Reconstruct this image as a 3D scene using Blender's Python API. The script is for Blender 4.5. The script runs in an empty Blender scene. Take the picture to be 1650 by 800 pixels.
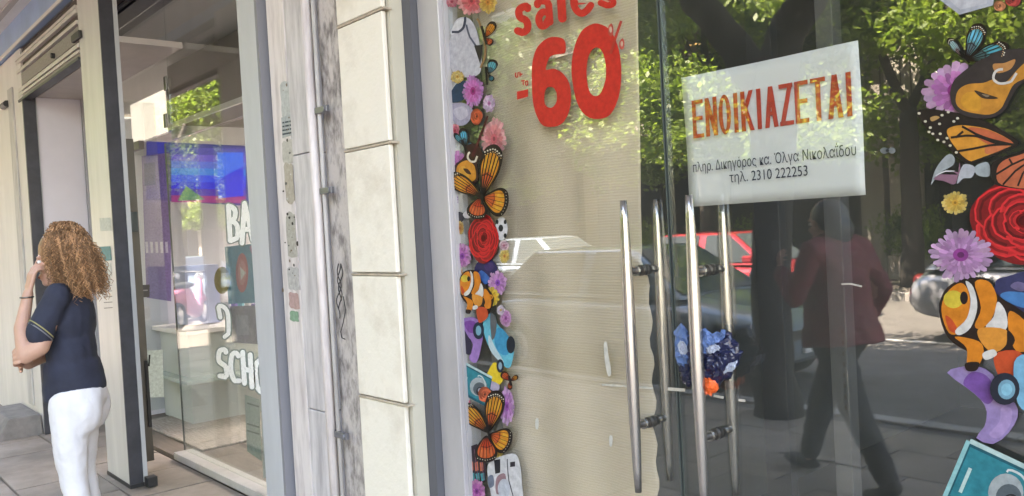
import bpy, bmesh, math, random
import numpy as np
from mathutils import Vector, Matrix
from mathutils.geometry import tessellate_polygon
random.seed(7); rng = np.random.RandomState(7)
sc = bpy.context.scene; COL = sc.collection
# ------------------------------------------------------------------ camera
FPX, CX, CY = 1350., 825., 400.
CAMP = Vector((0, -1.63, 1.53))
_A, _P, _R = math.radians(49.16), math.radians(1.36), math.radians(3.15)
_fh = Vector((-math.sin(_A), math.cos(_A), 0)); _up = Vector((0, 0, 1)); _rt = Vector((math.cos(_A), math.sin(_A), 0))
_f = _fh*math.cos(_P) - _up*math.sin(_P); _u = _up*math.cos(_P) + _fh*math.sin(_P)
_r2 = _rt*math.cos(_R) - _u*math.sin(_R); _u2 = _u*math.cos(_R) + _rt*math.sin(_R)
cam = bpy.data.cameras.new('camera'); cam.sensor_width = 36; cam.lens = 36*FPX/1650; cam.clip_start = .05; cam.clip_end = 600
co = bpy.data.objects.new('camera', cam); COL.objects.link(co)
M = Matrix((_r2, _u2, -_f)).transposed().to_4x4(); M.translation = CAMP; co.matrix_world = M
sc.camera = co
# ------------------------------------------------------------------ sky, sun, exposure
SUN_EL, SUN_H = math.radians(60), Vector((-.42, .907, 0)).normalized()
w = bpy.data.worlds.new('World'); sc.world = w; w.use_nodes = True
nt = w.node_tree; bg = nt.nodes['Background']; sky = nt.nodes.new('ShaderNodeTexSky'); sky.sky_type = 'NISHITA'
sky.sun_disc = False; sky.sun_elevation = SUN_EL; sky.sun_rotation = math.atan2(SUN_H.x, SUN_H.y)
sky.air_density = 1.3; sky.dust_density = 1.6
nt.links.new(sky.outputs[0], bg.inputs[0]); bg.inputs[1].default_value = .15
sl = bpy.data.lights.new('sun', 'SUN'); sl.energy = 5; sl.angle = math.radians(.5); sl.color = (1, .95, .87)
so = bpy.data.objects.new('sun', sl); COL.objects.link(so)
so.rotation_euler = (SUN_H*math.cos(SUN_EL) + Vector((0, 0, math.sin(SUN_EL)))).to_track_quat('Z', 'Y').to_euler()
sc.view_settings.view_transform = 'Standard'; sc.view_settings.look = 'None'; sc.view_settings.gamma = 1
sc.view_settings.exposure = 3.9
sc.view_settings.use_white_balance = True; sc.view_settings.white_balance_temperature = 7800; sc.view_settings.white_balance_tint = 19
sc.render.engine = 'CYCLES'; cy = sc.cycles
cy.use_denoising = True; cy.max_bounces = 12; cy.diffuse_bounces = 4; cy.glossy_bounces = 5; cy.transparent_max_bounces = 24
cy.transmission_bounces = 6; cy.sample_clamp_indirect = 6; cy.caustics_reflective = False; cy.caustics_refractive = False

# ------------------------------------------------------------------ helpers
def on(px, py, X=None, Y=None, Z=None):
    """a point of the photograph put on the real plane X, Y or Z = const"""
    d = _f*FPX + _r2*(px-CX) + _u2*(CY-py)
    for i, v in enumerate((X, Y, Z)):
        if v is not None: return CAMP + d*((v-CAMP[i])/d[i])
def lin(c): return tuple((x/255/12.92 if x/255 <= .04045 else ((x/255+.055)/1.055)**2.4) for x in c)
MATS = {}
def mat(name, col, rough=.6, metal=0, var=.0, vscale=8, bump=0, bscale=60, col2=None, stretch=None, spec=.5, fac=(.35, .65), detail=6):
    if name in MATS: return MATS[name]
    m = bpy.data.materials.new(name); m.use_nodes = True; n = m.node_tree.nodes; L = m.node_tree.links; b = n['Principled BSDF']
    b.inputs['Base Color'].default_value = (*col, 1); b.inputs['Roughness'].default_value = rough; b.inputs['Metallic'].default_value = metal
    b.inputs['Specular IOR Level'].default_value = spec
    tc = n.new('ShaderNodeNewGeometry'); mp = n.new('ShaderNodeMapping'); L.new(tc.outputs['Position'], mp.inputs[0])
    if stretch: mp.inputs['Scale'].default_value = stretch
    if var or col2:
        t = n.new('ShaderNodeTexNoise'); t.inputs['Scale'].default_value = vscale; t.inputs['Detail'].default_value = detail; t.inputs['Roughness'].default_value = .65
        L.new(mp.outputs[0], t.inputs[0]); r = n.new('ShaderNodeValToRGB'); L.new(t.outputs[0], r.inputs[0])
        r.color_ramp.elements[0].position, r.color_ramp.elements[1].position = fac
        c2 = col2 or tuple(x*(1-var) for x in col)
        r.color_ramp.elements[0].color = (*c2, 1); r.color_ramp.elements[1].color = (*col, 1); L.new(r.outputs[0], b.inputs['Base Color'])
    if bump:
        t = n.new('ShaderNodeTexNoise'); t.inputs['Scale'].default_value = bscale; t.inputs['Detail'].default_value = 5
        L.new(mp.outputs[0], t.inputs[0]); bn = n.new('ShaderNodeBump'); bn.inputs['Strength'].default_value = bump; bn.inputs['Distance'].default_value = .01
        L.new(t.outputs[0], bn.inputs['Height']); L.new(bn.outputs[0], b.inputs['Normal'])
    MATS[name] = m; return m
def glass(name, tint=(.93, .96, .95), r0=.05, rough=0, dust_haze=0):
    if name in MATS: return MATS[name]
    m = bpy.data.materials.new(name); m.use_nodes = True; n = m.node_tree.nodes; L = m.node_tree.links; n.clear()
    o = n.new('ShaderNodeOutputMaterial'); mx = n.new('ShaderNodeMixShader'); t = n.new('ShaderNodeBsdfTransparent'); g = n.new('ShaderNodeBsdfGlossy')
    t.inputs[0].default_value = (*tint, 1); g.inputs['Roughness'].default_value = rough; g.inputs[0].default_value = (.97, 1, .98, 1)
    lw = n.new('ShaderNodeLayerWeight'); lw.inputs[0].default_value = .5
    p = n.new('ShaderNodeMath'); p.operation = 'POWER'; p.inputs[1].default_value = 5; L.new(lw.outputs['Facing'], p.inputs[0])
    q = n.new('ShaderNodeMath'); q.operation = 'MULTIPLY_ADD'; q.inputs[1].default_value = 1-r0; q.inputs[2].default_value = r0; L.new(p.outputs[0], q.inputs[0])
    L.new(q.outputs[0], mx.inputs[0]); L.new(t.outputs[0], mx.inputs[1]); L.new(g.outputs[0], mx.inputs[2])
    if dust_haze:   # thin dusty film, its pale diffuse share adds a milky haze
        df = n.new('ShaderNodeBsdfDiffuse'); df.inputs[0].default_value = (.62, .62, .58, 1); m2 = n.new('ShaderNodeMixShader'); ge = n.new('ShaderNodeNewGeometry'); mp = n.new('ShaderNodeMapping'); mp.inputs['Scale'].default_value = (1, 1, .45)
        no = n.new('ShaderNodeTexNoise'); no.inputs['Scale'].default_value = 4; no.inputs['Detail'].default_value = 8; no.inputs['Roughness'].default_value = .6; L.new(ge.outputs['Position'], mp.inputs[0]); L.new(mp.outputs[0], no.inputs[0])
        mr = n.new('ShaderNodeMapRange'); mr.inputs[1].default_value = .3; mr.inputs[2].default_value = .75; mr.inputs[3].default_value = dust_haze*.45; mr.inputs[4].default_value = dust_haze*1.6; L.new(no.outputs[0], mr.inputs[0])
        L.new(mr.outputs[0], m2.inputs[0]); L.new(mx.outputs[0], m2.inputs[1]); L.new(df.outputs[0], m2.inputs[2]); L.new(m2.outputs[0], o.inputs[0])
    else: L.new(mx.outputs[0], o.inputs[0])
    MATS[name] = m; return m
def emis(name, col, s):
    if name in MATS: return MATS[name]
    m = mat(name, col, .5); b = m.node_tree.nodes['Principled BSDF']; b.inputs['Emission Color'].default_value = (*col, 1); b.inputs['Emission Strength'].default_value = s
    return m
def ink(c, k=.66):
    """printed vinyl of one colour, slightly mottled"""
    c = tuple(int(x) for x in c); nm = 'print_%02x%02x%02x' % c
    if nm in MATS: return MATS[nm]
    l = tuple(x*k for x in lin(c)); return mat(nm, l, .45, 0, var=.38, vscale=55, spec=.25, fac=(.3, .7), detail=8)

class MB:
    def __init__(s): s.v, s.f, s.mi, s.sl = [], [], [], []
    def slot(s, m):
        if m not in s.sl: s.sl.append(m)
        return s.sl.index(m)
    def add(s, vs, fs, m):
        k = len(s.v); i = s.slot(m); s.v += [tuple(v) for v in vs]
        for f in fs: s.f.append(tuple(k+j for j in f)); s.mi.append(i)
    def box(s, x0, x1, y0, y1, z0, z1, m):
        x0, x1 = sorted((x0, x1)); y0, y1 = sorted((y0, y1)); z0, z1 = sorted((z0, z1))
        s.add([(x0,y0,z0),(x1,y0,z0),(x1,y1,z0),(x0,y1,z0),(x0,y0,z1),(x1,y0,z1),(x1,y1,z1),(x0,y1,z1)],
              [(0,3,2,1),(4,5,6,7),(0,1,5,4),(1,2,6,5),(2,3,7,6),(3,0,4,7)], m)
    def tube(s, pts, rad, m, n=10, cap=True):
        pts = [Vector(p) for p in pts]; N = len(pts)
        if not hasattr(rad, '__len__'): rad = [rad]*N
        vs, fs = [], []; a = None
        for i, p in enumerate(pts):
            t = (pts[min(i+1, N-1)] - pts[max(i-1, 0)]).normalized()
            if a is None: a = t.orthogonal().normalized()
            a = (a - t*a.dot(t)); a = a.normalized() if a.length > 1e-6 else t.orthogonal().normalized(); b = t.cross(a)
            for k in range(n):
                q = 2*math.pi*k/n; vs.append(p + (a*math.cos(q) + b*math.sin(q))*rad[i])
        for i in range(N-1):
            for k in range(n): fs.append((i*n+k, i*n+(k+1) % n, (i+1)*n+(k+1) % n, (i+1)*n+k))
        if cap: fs.append(tuple(range(n))[::-1]); fs.append(tuple((N-1)*n+k for k in range(n)))
        s.add(vs, fs, m)
    def ell(s, c, r, m, rot=None, seg=16, rings=10):
        vs, fs = [], []
        c = Vector(c)
        for i in range(rings+1):
            th = math.pi*i/rings
            for k in range(seg):
                ph = 2*math.pi*k/seg; p = Vector((r[0]*math.sin(th)*math.cos(ph), r[1]*math.sin(th)*math.sin(ph), r[2]*math.cos(th)))
                if rot: p = rot @ p
                vs.append(c+p)
        for i in range(rings):
            for k in range(seg): fs.append((i*seg+k, (i+1)*seg+k, (i+1)*seg+(k+1) % seg, i*seg+(k+1) % seg))
        s.add(vs, fs, m)
    def prism(s, loops, to3, d, m):
        """filled outline (holes allowed) at depth offset d, map (x, y, d) -> 3-D by to3; thin body"""
        loops = [[Vector((p[0], p[1], 0)) for p in l] for l in loops]; flat = [p for l in loops for p in l]
        tris = tessellate_polygon(loops)
        s.add([to3(p.x, p.y, d) for p in flat], [tuple(t) for t in tris], m)
    def build(s, name, parent=None, bevel=0, smooth=False, **k):
        me = bpy.data.meshes.new(name); me.from_pydata(s.v, [], s.f); me.update()
        for m in s.sl: me.materials.append(m)
        me.polygons.foreach_set('material_index', s.mi)
        if smooth: me.polygons.foreach_set('use_smooth', [True]*len(s.f))
        o = bpy.data.objects.new(name, me); COL.objects.link(o)
        if parent: o.parent = parent; o.matrix_parent_inverse = Matrix.Translation(-parent.location) if parent.type == 'EMPTY' and not k.pop('local', False) else Matrix()
        k.pop('local', None)
        if bevel:
            b = o.modifiers.new('bevel', 'BEVEL'); b.width = bevel; b.segments = 2; b.limit_method = 'ANGLE'
        tag(o, **k); return o
def tag(o, label=None, cat=None, group=None, kind=None):
    if label: o['label'] = label
    if cat: o['category'] = cat
    if group: o['group'] = group
    if kind: o['kind'] = kind
    return o
def empty(name, loc=(0, 0, 0), rz=0, **k):
    o = bpy.data.objects.new(name, None); o.location = loc; o.rotation_euler = (0, 0, rz); COL.objects.link(o); return tag(o, **k)
def bx(name, a, m, parent=None, bevel=0, **k):
    b = MB(); b.box(*a, m); return b.build(name, parent, bevel, **k)
def copy_tree(o, parent=None):
    c = o.copy(); COL.objects.link(c); c.parent = parent
    for ch in list(o.children): copy_tree(ch, c)
    return c
def smooth_loop(pts, n=4):
    out = []; N = len(pts)
    for i in range(N):
        p0, p1, p2, p3 = [np.array(pts[(i+k-1) % N], float) for k in range(4)]
        for j in range(n):
            t = j/n; out.append(tuple(.5*((2*p1)+(p2-p0)*t+(2*p0-5*p1+4*p2-p3)*t*t+(3*p1-p0-3*p2+p3)*t**3)))
    return out
def ellipse(cx, cy, rx, ry, n=20, a=0):
    return [(cx+rx*math.cos(t)*math.cos(a)-ry*math.sin(t)*math.sin(a), cy+rx*math.cos(t)*math.sin(a)+ry*math.sin(t)*math.cos(a)) for t in [2*math.pi*i/n for i in range(n)]]
def stroke(pts, w, closed=False):
    """thick line as an outline; returns list of loops"""
    P = [np.array(p, float) for p in pts]; N = len(P); L_, R_ = [], []
    for i in range(N):
        if closed: a, b = P[i-1], P[(i+1) % N]
        else: a, b = P[max(i-1, 0)], P[min(i+1, N-1)]
        t = (b-a)/max(np.linalg.norm(b-a), 1e-6); nrm = np.array([-t[1], t[0]])*w/2
        L_.append(tuple(P[i]+nrm)); R_.append(tuple(P[i]-nrm))
    return [L_, R_] if closed else [L_ + R_[::-1]]

# ------------------------------------------------------------------ materials
silver = mat('silver_aluminium', (.46, .475, .50), .5, .1, var=.16, vscale=3, stretch=(1, 1, .2))
silver2 = mat('lilac_grey_aluminium', (.44, .425, .44), .42, .25, var=.2, vscale=4, stretch=(1, 1, .3))
darkrail = mat('dark_guide_rail', (.055, .057, .07), .45, .2, var=.3, vscale=9)
darkseam = mat('dark_rubber_seam', (.085, .087, .1), .7)
cream = mat('cream_block_paint', (.70, .66, .58), .8, 0, col2=(.58, .53, .45), vscale=5, bump=.25, bscale=50, fac=(.28, .5), detail=9)
greenish = mat('grey_green_render', (.50, .47, .385), .85, 0, var=.12, vscale=3, bump=.2, bscale=70)
groovem = mat('joint_shadow_grey', (.40, .36, .28), .9, 0, var=.3, vscale=20)
marble = mat('lilac_veined_marble', (.55, .525, .535), .5, 0, col2=(.34, .32, .33), vscale=4, stretch=(5, 5, .7), bump=.1, fac=(.34, .6), detail=9)
marble_p = mat('pink_veined_marble', (.63, .58, .57), .5, 0, col2=(.43, .38, .38), vscale=6, stretch=(4, 4, .5), bump=.1, fac=(.33, .55), detail=9)
grime = mat('grimy_grey_render', (.50, .46, .44), .9, 0, col2=(.20, .18, .175), vscale=13, stretch=(2, 2, .9), bump=.3, fac=(.36, .56), detail=9)
pipe_m = mat('pale_conduit_paint', (.50, .475, .465), .75, 0, var=.35, vscale=14, stretch=(1, 1, .3))
white_w = mat('lavender_white_panel', (.62, .60, .66), .55, 0, var=.06, vscale=2)
white_p = mat('white_paint', (.74, .72, .70), .6, 0, var=.1, vscale=3)
beigeceil = mat('beige_grey_soffit', (.44, .40, .38), .7, 0, var=.15, vscale=3)
steel = mat('brushed_steel', (.55, .53, .50), .27, .95, var=.1, vscale=30, stretch=(8, 8, .4))
steel_d = mat('dark_bracket_steel', (.14, .13, .12), .35, .8)
asphalt = mat('asphalt', (.15, .14, .13), .9, 0, var=.35, vscale=3, bump=.4, bscale=200)
slabm = mat('grey_paving_stone', (.28, .24, .205), .75, 0, col2=(.17, .145, .125), vscale=2.2, bump=.25, bscale=90)
slabm2 = mat('worn_paving_stone', (.31, .265, .23), .75, 0, col2=(.20, .17, .145), vscale=2.9, bump=.25, bscale=90)
jointm = mat('paving_joint', (.10, .09, .085), .95)
kerbm = mat('kerb_stone', (.36, .34, .32), .85, 0, var=.25, vscale=4)
bark = mat('dark_bark', (.045, .038, .032), .95, 0, var=.4, vscale=8, stretch=(1, 1, .3), bump=.8, bscale=18)
black = mat('black_plastic', (.02, .02, .022), .5)
rubber = mat('tyre_rubber', (.02, .02, .02), .85)

# ================================================================== SETTING
g = MB(); g.box(-300, 300, -300, 300, -.62, -.5, mat('ground_earth', (.14, .12, .10), .95, var=.3, vscale=.3)); g.build('ground', kind='structure')
rd = MB(); rd.box(-140, 60, -13.5, -4.5, -.4, -.17, asphalt); road = rd.build('road', kind='structure')
for k in range(14):
    bx('lane_dash', (-60+k*6, -57+k*6, -9.06, -8.94, -.17, -.166), mat('road_paint', (.7, .7, .68), .7, var=.3, vscale=30), road)
pv = MB(); pv.box(-140, 60, -4.35, .44, -.4, -.045, jointm); pave = pv.build('pavement', kind='structure')
fp = MB(); fp.box(-140, 60, -17.4, -13.65, -.4, -.03, slabm2); fp.build('far_pavement', kind='structure')
side = MB(); side.box(-24, -14.2, .44, 40, -.4, -.1, asphalt); side.build('side_street', kind='structure')
for y0, y1, nm in ((-4.5, -4.35, 'kerb'), (-13.65, -13.5, 'far_kerb')):
    kb = empty(nm, (0, 0, 0), kind='structure')
    for i in range(28): bx('kerb_stone', (-26+i*1.2, -24.81+i*1.2, y0, y1, -.4, -.02), kerbm, kb, .01)
# slabs: real stones with recessed joints
proto = {}
SW, SD = .55, .5
for i in range(23):
    for j in range(9):
        x0 = -12.6+i*SW; y1 = .40-j*SD+.0
        x0 += (.27 if j % 2 else 0)
        key = (i+j*3) % 4
        if key not in proto:
            b = MB(); b.box(.006, SW-.006, -SD+.006, -.006, -.04, 0, (slabm, slabm2)[key % 2]); o = b.build('paving_slab', None, .004); proto[key] = o
        else:
            o = proto[key].copy(); COL.objects.link(o)
        o.parent = pave; o.location = (x0, y1, -.004+rng.uniform(-.003, .003)); o.rotation_euler = (rng.uniform(-.003, .003), rng.uniform(-.003, .003), 0)

# ================================================================== THE BUILDING WITH THE SHOPS
bld = empty('apartment_building', (-3, 0, 0), label='tall cream apartment block rising above the two shopfronts', cat='building')
wallm = mat('upper_wall_render', (.62, .58, .50), .85, 0, var=.12, vscale=1.2, bump=.2)
bx('upper_wall', (-14, 9, .02, 9, 3.62, 15.0), wallm, bld)
bx('parapet', (-14.1, 9.1, -.12, 9.1, 15.003, 15.4), white_p, bld)
darkglass = glass('window_glass', (.35, .4, .42), .09)
for fl in range(3):
    for c in range(6):
        x = -12.6+c*3.6; z = 4.6+fl*3.05
        f = MB()
        for a in ((x, x+.06, z, z+2.1), (x+1.34, x+1.4, z, z+2.1), (x+.06, x+1.34, z, z+.06), (x+.06, x+1.34, z+2.04, z+2.1)): f.box(a[0], a[1], -.02, .04, a[2], a[3], white_p)
        wf = f.build('window', bld); bx('pane', (x+.06, x+1.34, -.002, .012, z+.06, z+2.04), darkglass, wf)
    b = MB(); b.box(-12.9, 6.6, -1.05, -.025, 4.35+fl*3.05, 4.49+fl*3.05, white_p); bal = b.build('balcony', bld)
    rl = MB()
    for q in range(78): rl.box(-12.88+q*.25, -12.86+q*.25, -1.03, -1.01, 4.49+fl*3.05, 5.38+fl*3.05, black)
    rl.box(-12.9, 6.6, -1.04, -1.0, 5.38+fl*3.05, 5.42+fl*3.05, black); rl.build('railing', bal)
# canopy soffit with mouldings over the pavement
cn = MB(); cn.box(-14, 2.5, -1.25, -.052, 3.5, 3.6, white_p); cn.build('canopy_soffit', bld)
cm = MB()
for yy in (-.20, -.42, -.78): cm.box(-14, 2.5, yy-.022, yy+.022, 3.478, 3.499, mat('moulding_grey', (.42, .39, .37), .7))
cm.build('soffit_moulding', bld)
bx('fascia_band', (-14, 2.5, -.085, -.03, 3.285, 3.498), mat('light_blue_fascia', (.36, .50, .74), .5, 0, var=.15, vscale=3), bld)
bx('fascia_trim', (-14, 2.5, -.098, -.087, 3.272, 3.30), white_p, bld)
bx('lintel_beam', (-14, 2.5, .0, .4, 3.36, 3.60), beigeceil, bld)

# cream masonry pier with blocks --------------------------------------------------
pier = empty('masonry_pier', (-2.46, -.05, 0), label='cream painted masonry pier of stacked blocks between the two shops', cat='pier')
bx('pier_core', (-2.60, -2.33, -.112, .3, -.04, 3.27), groovem, pier)
bx('pier_return', (-2.329, -2.317, -.105, -.062, -.04, 3.27), greenish, pier)
zj = [-.04, .537, .969, 1.399, 1.831, 2.264, 2.70, 3.268]
for k in range(7):
    b = MB(); z0, z1 = zj[k]+.006, zj[k+1]-.006
    b.box(-2.606, -2.318, -.130, -.113, z0, z1, cream); b.build('block', pier, .004)
    if k: # thin lip that runs on round the corner at every joint
        b = MB(); b.box(-2.606, -2.299, -.1325, -.10, zj[k]-.005, zj[k]+.003, mat('worn_tan_joint', (.47, .40, .31), .85, 0, var=.35, vscale=14)); b.build('joint_lip', pier, .002)
bx('side_strip', (-2.316, -2.306, -.106, -.058, -.04, 3.27), greenish, pier)
# flat grey-green strip and dark gap beside the shop frame
bx('recess_strip', (-2.3295, -2.262, -.056, .06, -.04, 3.27), darkseam, pier)

# marble jamb ----------------------------------------------------------------------
mj = empty('marble_pilaster', (-3.0, -.05, 0), label='streaked lilac marble pilaster with torn poster remnants and a pipe beside it', cat='pilaster')
XA0, XA1, XB1 = -3.24, on(479, 400, Y=-.09).x, on(517, 400, Y=-.1).x
bx('marble_band', (XA0, XA1, -.09, .2, -.04, 3.27), marble_p, mj, .003)
bx('marble_groove', (XA1, XA1+.035, -.078, .2, -.04, 3.27), marble, mj)
for z0, z1 in ((-.04, .86), (.863, 1.86), (1.863, 3.27)):
    bx('marble_panel', (XA1+.035, XB1-.035, -.104, .2, z0, z1), marble, mj, .004)
b = MB(); b.tube([(XB1-.02, -.093, -.04), (XB1-.02, -.093, 3.27)], .018, marble_p, 12); b.build('roll_moulding', mj, smooth=True)
bx('side_wall', (XB1, -2.6065, -.055, .2, -.04, 3.27), grime, mj)
# poster remnants
def remnant(px0, py0, px1, py1, col, lab, n=9, d=0, X=None):
    a = on(px0, py0, Y=-.0915-d); c = on(px1, py1, Y=-.0915-d); pts = []
    for k in range(n*2):
        t = 2*math.pi*k/(n*2); rr = rng.uniform(.82, 1.0)
        pts.append(((a.x+c.x)/2+(c.x-a.x)/2*rr*max(-1, min(1, 1.35*math.cos(t))), (a.z+c.z)/2+(c.z-a.z)/2*rr*max(-1, min(1, 1.35*math.sin(t)))))
    m = MB(); m.prism([pts], lambda x, z, q: (x, -.0915-q, z), d, ink(col)); m.prism([pts], lambda x, z, q: (x, -.0903, z), d, ink(col))
    return m.build('paper_remnant', mj)
for a in ((450, 133, 474, 190, (222, 226, 226), 'w'), (453, 228, 478, 262, (226, 222, 214), 'w'), (456, 262, 476, 330, (215, 205, 190), 'w', 9, .0002), (459, 340, 480, 420, (214, 210, 200), 'w'), (464, 470, 483, 500, (226, 190, 185), 'w'), (466, 500, 482, 520, (160, 200, 170), 'w', 9, .0003), (462, 430, 484, 470, (224, 222, 220), 'w')):
    remnant(*a)
m = MB()
for k in range(4):
    a = on(455, 197+k*6.2, Y=-.0925); c = on(475, 193+k*6.2, Y=-.0925)
    m.prism([[(a.x, a.z), (c.x, c.z), (c.x, c.z-.0065), (a.x, a.z-.0065)]], lambda x, z, q: (x, -.0925, z), 0, ink((60, 72, 92)))
for k in range(3):
    a = on(458+k*7, 196, Y=-.0926); m.prism([[(a.x, a.z+.003), (a.x+.006, a.z+.003), (a.x+.006, a.z-.035), (a.x, a.z-.035)]], lambda x, z, q: (x, -.0926, z), 0, ink((190, 196, 200)))
a = on(453, 190, Y=-.092); c = on(477, 216, Y=-.092); m.prism([[(a.x, a.z), (c.x, a.z+.005), (c.x, c.z), (a.x, c.z-.004)]], lambda x, z, q: (x, -.092, z), 0, ink((205, 212, 214)))
m.build('printed_notice', mj)
m = MB()
for k in range(46):
    px = rng.uniform(455, 481); py = rng.uniform(136, 470); r = rng.uniform(.002, .007)
    p = on(px, py, Y=-.0928); m.prism([ellipse(p.x, p.z, r*1.5, r*rng.uniform(.5, 1.6), 7)], lambda x, z, q: (x, -.0928-(k % 5)*.0001, z), 0, ink(((70, 66, 64), (150, 130, 110), (110, 110, 112), (238, 238, 232))[k % 4]))
m.build('glue_scraps', mj, kind='stuff')
# conduit and cables
cd = empty('wall_conduit', (-2.78, -.1, 0), label='thin pale conduit pipe clipped upright beside the marble pilaster', cat='pipe')
XP = on(527, 400, Y=-.09).x
m = MB(); m.tube([(XP, -.088, -.03), (XP, -.088, 3.2)], .0085, pipe_m, 10); m.build('pipe', cd, smooth=True)
for py in (172, 306, 697):
    z = on(537, py, Y=-.09).z; m = MB(); m.box(XP-.016, XP+.075, -.1, -.086, z-.012, z+.012, mat('clip_steel', (.22, .22, .24), .4, .6)); m.tube([(XP+.055, -.105, z), (XP+.055, -.084, z)], .012, mat('clip_steel', (.2, .2, .2)), 8)
    m.build('pipe_clip', cd, .002)
cb = empty('loose_cables', (-2.7, -.1, 1.2), label='tangle of thin black cables hanging between the pipe and the cream pier', cat='cable')
for k in range(3):
    pts = []
    for t in range(26):
        u = t/25; p = on(549+4*math.sin(u*(7+2*k)+k*1.7)*(.4+.6*math.sin(u*3.1)), 425+u*(60+k*14), Y=-.085); pts.append((p.x, -.085-.004*(k % 3), p.z))
    m = MB(); m.tube(pts, .0022, black, 5); m.build('cable', cb, smooth=True)
pts = [on(px, py, Y=-.09) for px, py in ((553, 478), (557, 500), (553, 520), (549, 535), (551, 545), (556, 547))]
m = MB(); m.tube(pts, .002, black, 5); m.build('cable', cb, smooth=True)

# ================================================================== RIGHT SHOP
gl = glass('shop_glass', (.94, .95, .94), .10, dust_haze=.013)
sf = empty('shopfront_frame', (-2.2, 0, 0), label='lilac grey aluminium shopfront frame at the right of the cream pier', cat='shopfront')
bx('jamb', (-2.26, -2.147, -.03, .05, -.0, 3.27), silver2, sf, .003)
bx('jamb_bead', (-2.146, -2.136, -.014, .03, 0, 2.46), silver2, sf)
bx('head_rail', (-2.147, 3.0, -.03, .05, 2.52, 2.62), silver2, sf)
bx('transom_pane', (-2.13, 3.0, 0, .008, 2.625, 3.25), gl, sf)
bx('sill_rail', (-2.147, 3.0, -.02, .04, -.0, .035), silver2, sf)
bx('fixed_pane', (-.30, 3.0, 0, .008, .04, 2.515), gl, sf)
def handle(parent, X, z0, z1, Y, zb):
    n = 14; pts = [(X, Y, z0+(z1-z0)*i/n) for i in range(n+1)]
    rad = [.0085+.0072*math.sin(math.pi*i/n)**.8 for i in range(n+1)]
    m = MB(); m.tube(pts, rad, steel, 16); return m.build('handle', parent, smooth=True)
def door(X0, X1, XH, label):
    d = empty('glass_door', ((X0+X1)/2, 0, 0), label=label, cat='door')
    bx('pane', (X0, X1, 0, .009, .045, 2.505), gl, d)
    bx('bottom_rail', (X0, X1, -.012, .022, .012, .043), steel, d)
    for Y in (-.06, .066): handle(d, XH, .855, 1.583, Y, None)
    for z in (1.406, 1.02):
        m = MB(); m.tube([(XH, -.052, z), (XH, -.001, z)], .0085, steel_d, 12); m.tube([(XH, .0095, z), (XH, .06, z)], .0085, steel_d, 12)
        m.tube([(XH, -.030, z), (XH, -.024, z)], .0135, steel, 14); m.tube([(XH, -.011, z), (XH, -.001, z)], .014, steel_d, 14); m.tube([(XH, .0095, z), (XH, .02, z)], .014, steel_d, 14)
        m.build('bracket', d, smooth=False)
    return d
d1 = door(-2.134, -1.300, -1.386, 'left glass door leaf with tall steel handles beside the beige blind')
d2 = door(-1.288, -.305, -1.186, 'right glass door leaf behind the printed paper notice with tall steel handles')
edge = mat('green_glass_edge', (.07, .085, .08), .3)
bx('polished_edge', (-1.2995, -1.297, -.0005, .0095, .05, 2.5), edge, d1); bx('polished_edge', (-1.291, -1.2885, -.0005, .0095, .05, 2.5), edge, d2)

# interior of the right shop: empty dark room
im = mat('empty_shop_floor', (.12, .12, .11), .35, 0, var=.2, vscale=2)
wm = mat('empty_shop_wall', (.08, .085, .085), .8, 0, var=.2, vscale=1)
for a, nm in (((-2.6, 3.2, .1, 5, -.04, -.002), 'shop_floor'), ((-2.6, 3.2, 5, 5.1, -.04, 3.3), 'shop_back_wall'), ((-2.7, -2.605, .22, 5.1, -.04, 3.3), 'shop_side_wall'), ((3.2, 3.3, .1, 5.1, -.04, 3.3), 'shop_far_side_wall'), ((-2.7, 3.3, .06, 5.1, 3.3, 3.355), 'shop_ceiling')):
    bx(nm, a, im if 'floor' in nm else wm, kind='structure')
for px0, px1, lab in ((1334, 1362, 'slim perforated steel shelf upright standing inside the empty shop, seen through right door'), (1222, 1262, 'broad dark grey post standing inside the empty shop behind the notice')):
    Y = .55 if px0 > 1300 else 1.4
    a = on(px0, 500, Y=Y); c = on(px1, 500, Y=Y)
    up = empty('shelf_upright', (a.x, Y, 0), label=lab, cat='shelf upright')
    bx('channel', (a.x, c.x, Y, Y+.05, 0, 2.6), mat('grey_upright' if px0 > 1300 else 'dark_upright', (.12, .12, .12) if px0 > 1300 else (.05, .055, .06), .5), up, .003)
    if px0 > 1300:
        m = MB()
        for k in range(8): m.box(c.x-.013, c.x-.007, Y-.002, Y-.0005, .98+k*.03, .992+k*.03, steel_d)
        m.build('slot', up, kind='stuff')

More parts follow.
